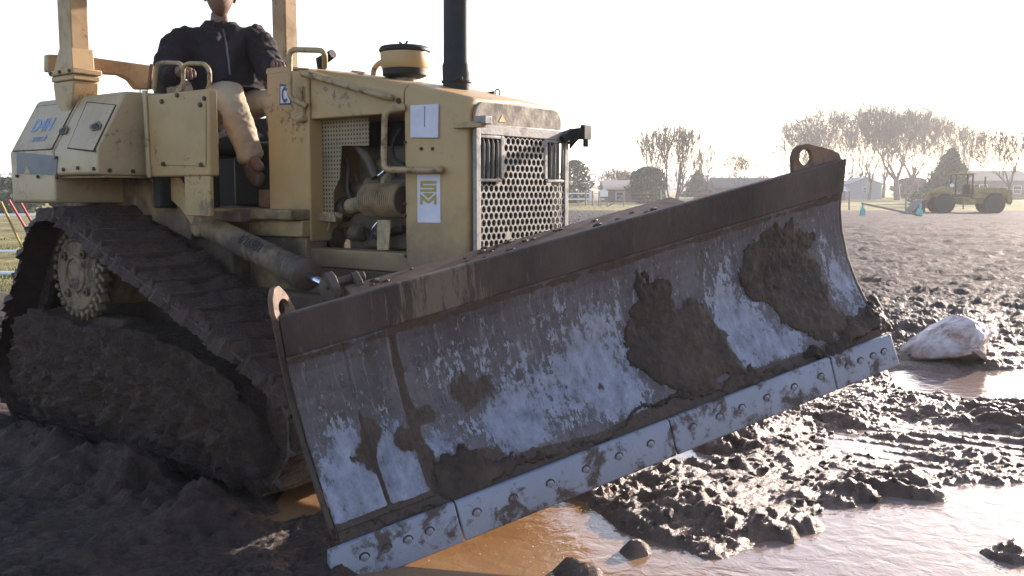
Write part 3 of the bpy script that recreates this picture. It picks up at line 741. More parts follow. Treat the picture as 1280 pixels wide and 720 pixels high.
def make_track(bc):
    hwid = .285
    pts, L = resample(path, N_SH*6); n = len(pts)
    mb = MB()                                            # the chain the shoes are bolted to
    rin, rout = [], []
    for side in (-.07, .07):
        A = []; 
        for i in range(n):
            t = pts[(i+1) % n]-pts[i-1]; t /= np.hypot(*t); nn = np.array((t[1], -t[0]))
            o_ = pts[i]; w = .018 if (i//3) % 2 else .0
            A.append([mb.bm.verts.new((o_[0]+nn[0]*q, -bc-side+sd, o_[1]+nn[1]*q)) for q, sd in ((0, -.02), (0, .02), (-.075-w, .02), (-.075-w, -.02))])
        for i in range(n):
            for k in range(4): mb.bm.faces.new((A[i][k], A[i][(k+1) % 4], A[(i+1) % n][(k+1) % 4], A[(i+1) % n][k]))
    chain = part(mb, 'track_chain', 'shoe')
    sp, _ = resample(path, N_SH); pitch = L/N_SH
    me_s = None
    for i in range(N_SH):
        a = pts[(i*6)]; b_ = pts[(i*6+6) % n]; t = b_-a; t = t/np.hypot(*t); c_ = (a+b_)/2
        mt = Matrix(((t[0], 0, t[1], c_[0]), (0, 1, 0, -bc), (t[1], 0, -t[0], c_[1]), (0, 0, 0, 1)))
        mt = Matrix(((t[0], 0, t[1], c_[0]), (0, -1, 0, -bc), (t[1], 0, -t[0], c_[1]), (0, 0, 0, 1)))
        if me_s is None:
            q = MB(); p2 = pitch*.52
            pr = [(-p2, 0), (p2*.96, 0), (p2*.96, .018), (-p2*.55, .018), (-p2*.66, .068), (-p2*.84, .068), (-p2, .018)]
            q.prism([(x, -hwid, z) for x, z in pr], (0, 2*hwid, 0))
            o = part(q, 'track_shoe', 'shoe', .005, chain); me_s = o
        else:
            o = me_s.copy(); C.objects.link(o)
        o.matrix_local = mt
    # mud caked on the belt between the grousers
    nu, nv = 520, 44
    pp, _ = resample(path, nu); yy = np.linspace(-hwid-.015, hwid+.015, nv)
    tt = np.roll(pp, -1, 0)-np.roll(pp, 1, 0); tt /= np.hypot(tt[:, 0], tt[:, 1])[:, None]; nn = np.stack([tt[:, 1], -tt[:, 0]], 1)
    U_, V_ = np.meshgrid(np.arange(nu)*L/nu, yy, indexing='ij')
    hgt = .034+.07*(fbm(U_*4+bc*9, V_*5+3, 5, .6)-.45)+.03*(fbm(U_*30, V_*30, 3)-.5)+.012*np.cos(U_*2*PI/pitch)
    edge = sm(hwid+.015, hwid-.03, np.abs(V_)); hgt = hgt*edge-.03*(1-edge)
    tuck = (1-edge)*.0
    xx = pp[:, 0][:, None]+nn[:, 0][:, None]*hgt; zz = pp[:, 1][:, None]+nn[:, 1][:, None]*hgt
    vj = V_+(fbm(U_*18+1, V_*0+2.5, 5, .65)-.42)*.13*np.sign(V_)*(np.abs(V_) > hwid*.9)
    co = np.stack([xx.ravel(), (-bc+vj).ravel(), zz.ravel()], 1)
    i = np.arange(nu)[:, None]; j = np.arange(nv-1)[None, :]
    a = (i*nv+j).ravel(); b2 = (((i+1) % nu)*nv+j).ravel()
    mk('belt_mud', np_mesh('belt_mud', co, np.stack([a, b2, b2+1, a+1], 1)), 'mud', chain, smooth=60)
    return chain
make_track(.875); make_track(-.875)
def wheelset(sgn):
    bc = .875*sgn
    # sprocket: toothed ring, dished hub, bolts
    out = sgn
    mb = MB(); n = 26; pr = []
    for k in range(n*4):
        t = 2*PI*k/(n*4); r = (.265, .265, .305, .305)[k % 4]; pr.append((SPR[0]+r*math.cos(t), r*math.sin(t)+SPR[1]))
    y0 = -bc-.08*out
    mb.prism([(x, y0-.03, z) for x, z in pr], (0, .06, 0))
    spr = part(mb, 'sprocket', 'hub', .004)
    s_ = -1 if out > 0 else 1
    hubp = [(.235, 0), (.235, .010), (.225, .018), (.212, .018), (.205, .010), (.12, .014), (.112, .026), (.10, .028), (.095, .018), (.02, .016)]
    q = MB(); q.lathe([(r, h*out) for r, h in hubp], (SPR[0], y0-.03*out, SPR[1]), 'Y', 40); part(q, 'hub', 'hub', 0, spr)
    for k in range(n):
        t = 2*PI*(k+.5)/n; part(MB().lathe([(.018, 0), (.018, .02*out), (.012, .026*out)], (SPR[0]+.262*math.cos(t), y0-.03*out, SPR[1]+.262*math.sin(t)), 'Y', 8), 'ring_bolt', 'hub', 0, spr)
    for k in range(4):
        t = R(50)+PI/2*k; part(MB().lathe([(.028, 0), (.028, .02*out), (.012, .022*out), (.012, .034*out), (.006, .036*out)], (SPR[0]+.165*math.cos(t), y0-(.03+.010)*out, SPR[1]+.165*math.sin(t)), 'Y', 14), 'hub_bolt', 'orust', 0, spr)
    for cx, cz in (FID, RID):
        q = MB(); q.lathe([(.05, -.12*out), (.12, -.1*out), (.2, -.05*out), (.275, -.05*out), (.275, .05*out), (.2, .05*out), (.12, .1*out), (.05, .12*out)], (cx, -bc, cz), 'Y', 32)
        part(q, 'idler', 'mud')
    q = MB(); q.box(RID[0]+.2, FID[0]-.2, -bc-.11, -bc+.11, .26, .52); q.box(SPR[0]-.25, SPR[0]+.45, -bc-.08, -bc+.08, .5, .78)
    fr = part(q, 'track_frame', 'mud', .02)
    for k in range(5):
        x = RID[0]+.42+k*(FID[0]-RID[0]-.84)/4
        q = MB(); q.lathe([(.05, -.12), (.1, -.11), (.1, -.07), (.08, -.06), (.08, .06), (.1, .07), (.1, .11), (.05, .12)], (x, -bc, .195), 'Y', 20); part(q, 'roller', 'mud', 0, fr)
    bx('axle_housing', 'frame', SPR[0]-.2, SPR[0]+.2, min(0, bc), max(0, bc), SPR[1]-.2, SPR[1]+.2, .05)
wheelset(1); wheelset(-1)
# mud packed on the near track frame: a lumpy body with its own thickness
def mud_pack(prof_top, b0, b1, name, seed=0):
    # prof_top: [(a, ztop)], grid wraps over from top edge down the outer side
    av = np.linspace(prof_top[0][0], prof_top[-1][0], 230)
    zt = np.interp(av, [p[0] for p in prof_top], [p[1] for p in prof_top])
    sv = np.linspace(0, 1, 110)
    A, S = np.meshgrid(av, sv, indexing='ij'); ZT = zt[:, None]+0*S
    # section: flat top going outward (0..0.25) then face down (0.25..1)
    f = .28
    bt = b0+(b1-b0)*np.clip(S/f, 0, 1)
    zz = np.where(S < f, ZT, ZT*(1-np.clip((S-f)/(1-f), 0, 1))+.03)
    bulge = .09*np.sin(PI*np.clip((S-f)/(1-f), 0, 1)**.7)
    n_ = fbm(A*5+seed, zz*5+S*2, 5, .55)-.5; n2_ = fbm(A*17+seed, zz*17+S*3, 4, .62)-.5; n3_ = fbm(A*50+seed, zz*50+S*9, 3, .6)-.5
    streak = fbm(A*9+3, zz*1.2, 3)-.5
    B = bt+bulge*.5+(.18*n_+.15*n2_+.055*n3_+.10*streak)*sm(0, .3, S)
    Zz = zz+(.10*n_+.06*n2_+.03*n3_)*(1-sm(.3, .8, S))
    endf = sm(0, .06, (A-av[0]))*sm(0, .06, (av[-1]-A)); B = b0+(B-b0)*(.3+.7*endf)
    co = np.stack([A.ravel(), -B.ravel(), Zz.ravel()], 1)
    return mk(name, np_mesh(name, co, grid_faces(len(av), len(sv))), 'mud', DZ, smooth=60)
mud_pack([(-3.55, .30), (-3.4, .66), (-3.15, .78), (-2.9, .74), (-2.6, .70), (-2.35, .72), (-2.0, .74), (-1.6, .68), (-1.2, .58), (-.95, .40), (-.85, .2)], .74, 1.06, 'caked_mud')
mud_pack([(-3.5, .3), (-3.2, .6), (-2.0, .6), (-1.0, .3)], .0, .62, 'caked_mud', 5)
# ---- blade ----------------------------------------------------------
az, el = R(64.5), R(12.7)
Ub = Vector((math.sin(az)*math.cos(el), math.cos(az)*math.cos(el), math.sin(el)))
Nb = Vector((math.cos(az), -math.sin(az), 0)); Wb = Vector((-(math.sin(az)*math.sin(el)), -(math.cos(az)*math.sin(el)), math.cos(el)))
r_ = ray(410, 717); Cb = Vector((0, 0, CAMH))+r_*3.9
LB = 3.2
Mb = Matrix((Ub, Nb, Wb)).transposed().to_4x4(); Mb.translation = Cb       # blade frame: x along, y forward, z up
Mdz = Matrix.Translation((ORG[0], ORG[1], 0)) @ Matrix.Rotation(math.atan2(FW[1], FW[0]), 4, 'Z')
PROF = [(-.02, -.03), (-.045, .08), (-.085, .14), (-.13, .24), (-.19, .36), (-.235, .5), (-.25, .66), (-.24, .78), (-.215, .865), (-.205, .872), (-.165, 1.0), (-.15, 1.05)]
PW = [p[1] for p in PROF]; PN = [p[0] for p in PROF]
def nprof(w): return np.interp(w, PW, PN)
U0, U1 = .09, 3.17
GA = [(.30, .25, .20, .17, 1.25), (.24, .42, .14, .12, .75), (.2, .2, .1, .1, .6), (.45, .22, .10, .12, .9), (.45, .40, .06, .12, .6), (.65, .30, .08, .07, 1.0), (1.25, .34, .42, .20, .8), (.85, .55, .2, .12, .35), (1.4, .62, .35, .12, .28), (1.1, .70, .5, .08, .18), (1.5, .42, .17, .14, .8), (1.0, .22, .16, .12, .75),
      (1.55, .22, .15, .1, .8), (1.62, .62, .12, .1, .35), (.95, .38, .1, .1, .3), (.72, .60, .1, .08, .25), (2.33, .42, .12, .18, 1.1), (2.42, .26, .16, .13, 1.1), (2.62, .20, .16, .07, .9), (2.15, .66, .12, .12, .2),
      (3.08, .40, .10, .2, .8), (3.02, .62, .07, .15, .5), (1.9, .12, .06, .03, .6), (2.4, .66, .1, .1, .3)]
GM = [(.85, .47, .12, .09, .8), (.36, .46, .06, .07, .7), (.48, .38, .04, .05, .9), (.30, .35, .05, .05, .5), (.56, .2, .04, .08, 1.0), (.556, .55, .016, .4, 1.3), (.335, .3, .008, .3, .8), (.72, .18, .14, .07, 1.3), (.62, .44, .08, .05, .9), (1.0, .13, .3, .03, .9), (.55, .45, .022, .35, 1.0), (1.5, .3, .05, .05, .3)]
def gsum(L_, u, w):
    s = 0
    for (a, b_, ra, rb, k) in L_: s = s+k*np.exp(-(((u-a)/ra)**2+((w-b_)/rb)**2))
    return s
nu, nw = 620, 200
us = np.linspace(U0, U1, nu); ws = np.linspace(-.03, 1.05, nw)
ws = np.sort(np.r_[ws, .866, .871]); nw = len(ws)
UU, WW = np.meshgrid(us, ws, indexing='ij'); NN = nprof(WW)
plate = (sm(.535, .525, UU))*sm(.12, .13, WW)*sm(.868, .86, WW)                     # near wear plate stands proud
NN = NN+.014*plate+.004*(fbm(UU*4, WW*4, 3)-.5)-.006*np.exp(-((UU-.33)/.008)**2)*sm(.1, .12, WW)*(WW < .86)
me = np_mesh('blade', np.stack([UU.ravel(), NN.ravel(), WW.ravel()], 1), grid_faces(nu, nw))
wear = gsum(GA, UU, WW); brown = gsum(GM, UU, WW)+1.6*sm(.15, .11, WW+(fbm(UU*3, WW*3+9, 3)-.5)*.06)
brown = brown+ .9*np.exp(-((WW-.845)/.02)**2)*(.4+fbm(UU*4, WW*3, 2))
warp = (fbm(UU*7+2, WW*5, 5, .62)-.5)*.9
wear = np.clip(wear+warp*.9*(wear > .04)-brown*.8, 0, 1)*(WW < .86)
brown = np.clip(brown+warp*1.2*(brown > .08), 0, 1)
at_ = me.color_attributes.new('wear', 'FLOAT_COLOR', 'POINT')
buf = np.stack([wear, brown, (WW > .868)*1.0, np.ones_like(wear)], -1).reshape(-1, 4).astype(np.float32)
at_.data.foreach_set('color', buf.ravel())
m, nt, bs = new_mat('blade_steel'); M['blade'] = m
v = nt.nodes.new('ShaderNodeTexCoord').outputs['Object']
atn = nt.nodes.new('ShaderNodeAttribute'); atn.attribute_name = 'wear'
sp = nt.nodes.new('ShaderNodeSeparateColor'); lk(nt, atn.outputs['Color'], sp.inputs[0])
mp = nt.nodes.new('ShaderNodeMapping'); lk(nt, v, mp.inputs[0]); mp.inputs['Scale'].default_value = (1, 1, .5)
mps = nt.nodes.new('ShaderNodeMapping'); lk(nt, v, mps.inputs[0]); mps.inputs['Scale'].default_value = (1, .3, .07); mps.inputs['Rotation'].default_value = (0, R(14), 0)
nS = noise(nt, 38, 7, .75, mps.outputs[0])
nA = noise(nt, 3, 10, .7, v); nB = noise(nt, 48, 8, .75, mp.outputs[0]); nC = noise(nt, 15, 8, .7, mp.outputs[0])
base = ramp(nt, nA, .32, .68, (.040, .032, .036, 1), (.125, .103, .114, 1)).outputs[0]
base = mixc(nt, ramp(nt, nC, .52, .62).outputs[0], base, (.05, .038, .035, 1))
base = mixc(nt, ramp(nt, nB, .57, .64).outputs[0], base, (.165, .142, .158, 1))
base = mixc(nt, ramp(nt, nS, .56, .66).outputs[0], base, (.15, .13, .145, 1))
base = mixc(nt, ramp(nt, noise(nt, 22, 8, .8, v), .60, .64).outputs[0], base, (.030, .022, .020, 1))
# bare worn steel where the wear mask beats the speckle
ad2 = nd(nt, 'ShaderNodeMath', operation='MULTIPLY_ADD'); lk(nt, nC, ad2.inputs[0]); ad2.inputs[1].default_value = 1.6; lk(nt, sp.outputs[0], ad2.inputs[2])
ad3 = nd(nt, 'ShaderNodeMath', operation='MULTIPLY_ADD'); lk(nt, nS, ad3.inputs[0]); ad3.inputs[1].default_value = 1.3; lk(nt, ad2.outputs[0], ad3.inputs[2]); ad2 = ad3
ad = nd(nt, 'ShaderNodeMath', operation='MULTIPLY_ADD'); lk(nt, nB, ad.inputs[0]); ad.inputs[1].default_value = 3.4; lk(nt, ad2.outputs[0], ad.inputs[2])
mr = nd(nt, 'ShaderNodeMapRange'); lk(nt, ad.outputs[0], mr.inputs[0]); mr.inputs[1].default_value = 3.60; mr.inputs[2].default_value = 3.78
steel = ramp(nt, nC, .35, .65, (.105, .108, .142, 1), (.235, .24, .30, 1)).outputs[0]
col = mixc(nt, mr.outputs[0], base, steel)
mf = nd(nt, 'ShaderNodeMath', operation='MULTIPLY_ADD'); lk(nt, nC, mf.inputs[0]); mf.inputs[1].default_value = 1.5; lk(nt, sp.outputs[1], mf.inputs[2])
mr2 = nd(nt, 'ShaderNodeMapRange'); lk(nt, mf.outputs[0], mr2.inputs[0]); mr2.inputs[1].default_value = 1.12; mr2.inputs[2].default_value = 1.26
col = mixc(nt, mr2.outputs[0], col, ramp(nt, nB, .35, .65, (.036, .021, .015, 1), (.085, .052, .038, 1)).outputs[0])
guard = mixc(nt, ramp(nt, noise(nt, 2.2, 10, .7, mp.outputs[0]), .35, .66).outputs[0], (.028, .019, .018, 1), (.090, .064, .058, 1))
gx_ = nt.nodes.new('ShaderNodeSeparateXYZ'); lk(nt, v, gx_.inputs[0])
def blobx(c, r, k):
    a_ = nd(nt, 'ShaderNodeMath', operation='SUBTRACT'); lk(nt, gx_.outputs['X'], a_.inputs[0]); a_.inputs[1].default_value = c
    b_ = nd(nt, 'ShaderNodeMath', operation='ABSOLUTE'); lk(nt, a_.outputs[0], b_.inputs[0])
    m_ = nd(nt, 'ShaderNodeMapRange'); lk(nt, b_.outputs[0], m_.inputs[0]); m_.inputs[1].default_value = 0; m_.inputs[2].default_value = r; m_.inputs[3].default_value = k; m_.inputs[4].default_value = 0
    return m_.outputs[0]
gs = nd(nt, 'ShaderNodeMath', operation='ADD'); lk(nt, nS, gs.inputs[0]); lk(nt, blobx(.80, .34, .24), gs.inputs[1])
guard = mixc(nt, ramp(nt, gs.outputs[0], .60, .70).outputs[0], guard, (.15, .112, .085, 1))
col = mixc(nt, sp.outputs[2], col, guard)
lk(nt, col, bs.inputs['Base Color'])
rr_ = mixc(nt, mr.outputs[0], (.62, .62, .62, 1), (.42, .42, .42, 1)); lk(nt, mixc(nt, mr2.outputs[0], rr_, (.8, .8, .8, 1)), bs.inputs['Roughness'])
mt_ = mixc(nt, mr.outputs[0], (.05,)*3+(1,), (.35,)*3+(1,)); lk(nt, mt_, bs.inputs['Metallic'])
ba = nd(nt, 'ShaderNodeMath', operation='ADD'); lk(nt, nB, ba.inputs[0]); lk(nt, nC, ba.inputs[1]); bump(nt, bs, ba.outputs[0], .55, .008)
blade = mk('blade', me, 'blade', DZ, smooth=25)
blade.matrix_local = Mdz.inverted() @ Mb
sol = blade.modifiers.new('Solidify', 'SOLIDIFY'); sol.thickness = .022; sol.offset = 1
def bpart(mb, name, mat, bevel=0, smooth=35): return mb.build(name, mat, blade, bevel, smooth)
M['edge'] = surf('cutting_edge_steel', (.20, .21, .265), dirt=(.085, .062, .055), dscale=6.5, d0=.52, d1=.60, rough=.42, metal=.3, vary=.14, bstr=.35, bscale=45)
segs = [(-.005, .592), (.598, 1.727), (1.733, 2.757), (2.763, 3.215)]
EDGE = [(.012, -.09), (-.004, .078), (-.012, .090), (-.03, .09), (-.03, -.03), (.0, -.095)]
for i, (a, b_) in enumerate(segs):
    q = MB().prism([(a, n_, w) for n_, w in EDGE], (b_-a, 0, 0))
    if i in (0, 3):
        for vtx in q.bm.verts:
            if (i == 0 and vtx.co.x < .0) or (i == 3 and vtx.co.x > 3.2):
                if vtx.co.z > .05: vtx.co.x += .03 if i == 0 else -.02
    bpart(q, 'cutting_edge', 'edge', .006)
for u in (.16, .26, .355, .455, .68, .86, 1.05, 1.24, 1.42, 1.60, 1.85, 2.01, 2.15, 2.31, 2.49, 2.67, 2.86, 2.95, 3.04, 3.12):
    q = MB(); w = .008; n_ = .0005+.012-(w+.09)*.095
    q.lathe([(.017, -.002), (.017, .004), (.012, .007)], (u, n_-.001, w), 'Z', 16, Matrix.Rotation(R(-90-5), 3, 'X'))
    eb = bpart(q, 'edge_bolt', 'edge')
    part(MB().lathe([(.024, -.002), (.024, .0012)], (u, n_-.001, w), 'Z', 18, Matrix.Rotation(R(-90-5), 3, 'X')), 'bolt_ring', 'rustiron', 0, blade)
# end plates and lifting lugs (behind the moldboard ends)
def endplate(u, name, lug):
    pr = [(p[0]-.004, p[1]) for p in PROF[2:]]
    back = [(-.19, 1.045), (-.26, .86), (-.30, .66), (-.27, .45), (-.19, .24), (-.10, .09)]
    pts = [(u, n_, w) for n_, w in pr]+[(u, n_, w) for n_, w in back]
    bpart(MB().prism(pts, (.022, 0, 0)), name, 'rustiron', .003)
endplate(U0-.024, 'end_plate', 0); endplate(U1+.002, 'end_plate', 0)
def lug(pts, hole, hr, nrm, name, thick):          # flat eye plate with a real hole
    bm = bmesh.new(); P3 = [Vector(p) for p in pts]; n = len(P3)
    cen = Vector(hole); ex = (P3[1]-P3[0]).normalized(); nz = Vector(nrm).normalized(); ey = nz.cross(ex)
    def ang(p): d = p-cen; return math.atan2(d.dot(ey), d.dot(ex))
    K = 48; ringo, ringi = [], []
    for k in range(K):
        t = -PI+2*PI*k/K; d = ex*math.cos(t)+ey*math.sin(t)
        best = 1e9                                    # cast to outline
        for i in range(n):
            a, b_ = P3[i]-cen, P3[(i+1) % n]-cen
            ax_, ay_, bx_, by_ = a.dot(ex), a.dot(ey), b_.dot(ex), b_.dot(ey)
            dx, dy = math.cos(t), math.sin(t); ux, uy = bx_-ax_, by_-ay_
            den = dx*uy-dy*ux
            if abs(den) < 1e-9: continue
            s_ = (ax_*uy-ay_*ux)/den; q_ = (ax_*dy-ay_*dx)/den
            if s_ > 0 and -1e-6 <= q_ <= 1+1e-6: best = min(best, s_)
        ringo.append(cen+d*best); ringi.append(cen+d*hr)
    off = nz*thick
    vo, vi = [bm.verts.new(p) for p in ringo], [bm.verts.new(p) for p in ringi]
    wo, wi = [bm.verts.new(p+off) for p in ringo], [bm.verts.new(p+off) for p in ringi]
    for k in range(K):
        j = (k+1) % K
        for q in ((vo[k], vo[j], vi[j], vi[k]), (wo[j], wo[k], wi[k], wi[j]), (vo[j], vo[k], wo[k], wo[j]), (vi[k], vi[j], wi[j], wi[k])): bm.faces.new(q)
    mb = MB(); mb.bm.free(); mb.bm = bm
    return bpart(mb, name, 'orust', .003)
# far lug: lies in the blade plane at the top far corner; near lug: stands across the blade end
far = [(3.18, -.155, 1.05), (3.185, -.145, 1.12), (3.14, -.145, 1.165), (3.05, -.145, 1.19), (2.99, -.145, 1.18), (2.955, -.145, 1.13), (2.94, -.145, 1.0), (3.17, -.155, 1.0)]
far = [(2.845, 1.02), (2.845, 1.125), (2.87, 1.165), (2.91, 1.182), (2.96, 1.18), (3.155, 1.10), (3.175, 1.075), (3.17, 1.02)]
far = [(u, -.172, w) for u, w in far]
lug(far, (2.935, -.172, 1.112), .043, (0, -1, 0), 'lifting_lug', .028)
def nl(t, w): return (.065+.73*t, -.165-.68*t, w)
near = [nl(-.004, 1.035), nl(-.012, 1.07), nl(.0, 1.13), nl(.03, 1.168), nl(.065, 1.17), nl(.10, 1.13), nl(.132, 1.06), nl(.14, 1.03)]
lug(near, nl(.062, 1.075), .036, (.68, .73, 0), 'lifting_lug', .026)
# rear box and top ledge of the blade
bpart(MB().prism([(.42, -.17, 1.045), (.42, -.33, 1.075), (.42, -.35, .90), (.42, -.24, .80)], (1.75, 0, 0)), 'rear_ledge', 'orust', .006)
bpart(MB().prism([(.12, -.25, .62), (.12, -.40, .55), (.12, -.40, .40), (.12, -.23, .45)], (2.95, 0, 0)), 'rear_beam', 'rustiron', .01)
q = MB(); q.prism([(.36, -.28, 1.0), (.36, -.27, 1.09), (.36, -.30, 1.135), (.36, -.35, 1.15), (.36, -.40, 1.12), (.36, -.43, 1.03), (.36, -.36, .95)], (.035, 0, 0)); q.prism([(.47, -.28, 1.0), (.47, -.28, 1.09), (.47, -.33, 1.125), (.47, -.38, 1.11), (.47, -.41, 1.03)], (.03, 0, 0)); q.tube([(.35, -.345, 1.095), (.53, -.345, 1.095)], .02, 12)
bpart(q, 'cylinder_bracket', 'rustiron', .004)
# mud stuck on the moldboard (thickness over the steel)
def mudpatch(poly, thick, soft, name, seed, du=.006):
    u0, u1 = min(p[0] for p in poly)-.08, max(p[0] for p in poly)+.08; w0, w1 = min(p[1] for p in poly)-.08, max(p[1] for p in poly)+.08
    u1 = min(u1, U1+.03); w0 = max(w0, .0)
    a = np.arange(u0, u1, du); b_ = np.arange(w0, w1, du)
    A, B = np.meshgrid(a, b_, indexing='ij')
    wa = (fbm(A*6+seed, B*6, 6, .62)-.5)*.22; wb = (fbm(A*6, B*6+seed, 6, .62)-.5)*.22
    m_, sd = mask_poly(A+wa, B+wb, poly, soft)
    sd = sd-soft*.2
    h = np.clip(sd/soft, -1, 1); h = np.where(h > 0, np.sqrt(np.clip(h, 0, 1)), h)
    t = h*thick*(.45+.9*fbm(A*5+seed, B*5+1, 3))+(fbm(A*26+seed, B*26, 4, .6)-.5)*.014*(h > 0)
    t = np.where(sd > 0, np.maximum(t, .004), -.006)
    co = np.stack([A.ravel(), (nprof(B)+t+.001).ravel(), B.ravel()], 1)
    F_ = grid_faces(len(a), len(b_)); keep = (t.ravel()[F_] > 0).any(1)
    F_ = F_[keep]; used = np.unique(F_); mp_ = np.zeros(len(co), int); mp_[used] = np.arange(len(used))
    return mk(name, np_mesh(name, co[used], mp_[F_]), 'blademud', blade, smooth=60)
mudpatch([(1.84, .80), (1.84, .66), (1.73, .58), (1.66, .46), (1.66, .33), (1.74, .2), (1.87, .14), (2.02, .14), (2.22, .09), (2.31, .13), (2.27, .28), (2.24, .41), (2.13, .55), (2.03, .56), (1.96, .70)], .018, .05, 'stuck_mud', 1)
mudpatch([(2.87, .86), (2.72, .80), (2.6, .76), (2.46, .72), (2.43, .58), (2.53, .44), (2.57, .32), (2.72, .22), (2.90, .15), (3.06, .18), (3.02, .38), (2.96, .53), (2.92, .71)], .016, .05, 'stuck_mud', 7)
mudpatch([(2.6, .14), (2.6, .09), (3.17, .09), (3.19, .26), (3.1, .24), (2.9, .17)], .05, .04, 'stuck_mud', 11, .005)
mudpatch([(.55, .20), (.56, .10), (2.6, .10), (2.6, .14), (2.2, .15), (1.7, .14), (1.2, .12), (.9, .16), (.74, .26), (.60, .26)], .02, .04, 'stuck_mud', 15)
mudpatch([(.12, .115), (.12, .10), (.55, .10), (.55, .12)], .015, .02, 'stuck_mud', 19)
rb = random.Random(4)
for i in range(26):
    u = rb.uniform(.45, 2.1) if i % 3 else rb.gauss(1.05, .12); n_ = rb.uniform(-.32, -.19); s_ = rb.uniform(.004, .014)
    q = MB(); q.ball((u, n_, 1.047+(-.17-n_)*.19+s_*.2), s_, 1.8, 1.1, .5, 2, 1.0, i); bpart(q, 'mud_crumb', 'clod', smooth=60)
def heap(u0, u1, w0, w1, name, th):
    a = np.linspace(u0, u1, 70); b_ = np.linspace(w0, w1, 60); A, B = np.meshgrid(a, b_, indexing='ij')
    e = np.clip(1-((A-(u0+u1)/2)/((u1-u0)/2))**2, 0, 1)*np.clip(1-((B-(w0+w1)/2)/((w1-w0)/2))**2, 0, 1)
    t = -.05+e**.5*th*(.5+1.1*fbm(A*9+4, B*9, 4, .6))+(fbm(A*32, B*32, 3, .6)-.5)*.03*(e > .02)
    co = np.stack([A.ravel(), (nprof(B)+t).ravel(), B.ravel()], 1)
    me = np_mesh(name, co, grid_faces(70, 60)); o = mk(name, me, 'blademud', blade, smooth=60); sd_ = o.modifiers.new('Solidify', 'SOLIDIFY'); sd_.thickness = .02; sd_.offset = 1
heap(2.86, 3.30, .07, .27, 'stuck_mud', .055)
#@@PART2
# ================================================================== PERSON
M['skin'] = flat('skin', (.15, .08, .055), .55)
M['jacket'] = surf('jacket_fleece', (.020, .015, .019), rough=.9, vary=.3, bstr=.9, bscale=7, spec=.2)
M['trouser'] = surf('khaki_trousers', (.36, .295, .21), rough=.85, vary=.16, bstr=.9, bscale=11, spec=.2)
M['boot'] = surf('dark_shoe', (.075, .045, .033), dirt=(.13, .1, .07), dscale=9, rough=.6)
def skin(name, nodes, edges, mat, parent, sub=2, root=0, noise_=0):
    me = bpy.data.meshes.new(name); me.from_pydata([tuple(n[0]) for n in nodes], edges, [])
    me.materials.append(M[mat]); o = bpy.data.objects.new(name, me); C.objects.link(o); o.parent = parent
    sk = o.modifiers.new('Skin', 'SKIN'); sk.use_smooth_shade = True
    me.skin_vertices.new() if not me.skin_vertices else None
    for i, n in enumerate(nodes):
        r = n[1] if isinstance(n[1], tuple) else (n[1], n[1]); me.skin_vertices[0].data[i].radius = r
        me.skin_vertices[0].data[i].use_root = (i == root)
    s_ = o.modifiers.new('Subdivision', 'SUBSURF'); s_.levels = sub; s_.render_levels = sub
    if noise_:
        tx = bpy.data.textures.new(name+'_folds', 'CLOUDS'); tx.noise_scale = .11; tx.noise_depth = 3
        d = o.modifiers.new('Displace', 'DISPLACE'); d.texture = tx; d.strength = noise_; d.mid_level = .5
    return o
# the figure sits in the machine's own frame (x forward, y left)
PS = empty('person', tuple(Mdz @ Vector((-2.72, -.10, 1.98))), DZ.rotation_euler.z,
           'seated operator in a dark zip jacket and khaki trousers, right hand on the grab rail', 'person')
pofs = Vector((-2.72, -.10, 1.98))
def pl_(px, py, b): return on(px, py, b=b)-pofs
neck, chest, belly, pelvis = pl_(276, 34, .08), pl_(274, 62, .10), pl_(284, 95, .12), pl_(292, 124, .12)
sR, sL = pl_(226, 54, .34), pl_(321, 50, -.10)
eR, eL = pl_(209, 92, .50), pl_(341, 92, .04)
wR, wL = pl_(232, 88, .66), pl_(346, 78, .24)
hipR, kR, anR, toR = pl_(268, 134, .25), pl_(284, 113, .36), pl_(314, 197, .30), pl_(327, 212, .36)
hipL, kL, anL, toL = pl_(296, 136, .0), pl_(345, 124, .0), pl_(352, 205, -.05), pl_(362, 218, -.02)
head0 = pl_(277, 14, .08)
fwd = Vector((.85, -.52, 0)).normalized(); rgt = Vector((fwd.y, -fwd.x, 0)); upz = Vector((0, 0, 1))
# head
def head():
    bm = bmesh.new(); bmesh.ops.create_icosphere(bm, subdivisions=4, radius=1)
    for v in bm.verts:
        x, y, z = v.co                              # x forward, y side, z up
        jaw = max(0, -z)
        sx_, sy_, sz_ = .112, .092*(1-.24*jaw), .138
        p = Vector((x*sx_, y*sy_, z*sz_))
        if x > 0: p.x *= 1-.08*abs(y)
        p.x += .012*max(0, x)*jaw                    # chin
        nz_ = math.exp(-((y/.16)**2)-((z+.12)/.22)**2)*(x > 0); p.x += .024*nz_
        p.x -= .013*math.exp(-(((abs(y)-.36)/.16)**2)-((z-.10)/.13)**2)*(x > 0)   # eye sockets
        p.x += .006*math.exp(-((z-.28)/.1)**2)*(x > .3)
        p.x += .006*math.exp(-((y/.28)**2)-((z+.50)/.07)**2)*(x > 0)-.005*math.exp(-((y/.3)**2)-((z+.44)/.03)**2)*(x > 0)
        if x < 0: p.x *= 1.08
        v.co = p
    return bm
HC = neck+Vector((.04, -.03, .195)); HM = Matrix((fwd, -rgt, upz)).transposed().to_4x4(); HM.translation = HC
nodes = [(pelvis, (.15, .13)), (belly, (.15, .13)), (chest, (.17, .13)), (neck-upz*.03, .075), (neck+upz*.05, .07), (neck+upz*.12+fwd*.02, .066),
         (sR, .07), (eR, .05), (wR, .032), (sL, .07), (eL, .05), (wL, .032),
         (hipR, .10), (kR, .065), (anR, .042), (toR, .03), (hipL, .10), (kL, .065), (anL, .042), (toL, .03)]
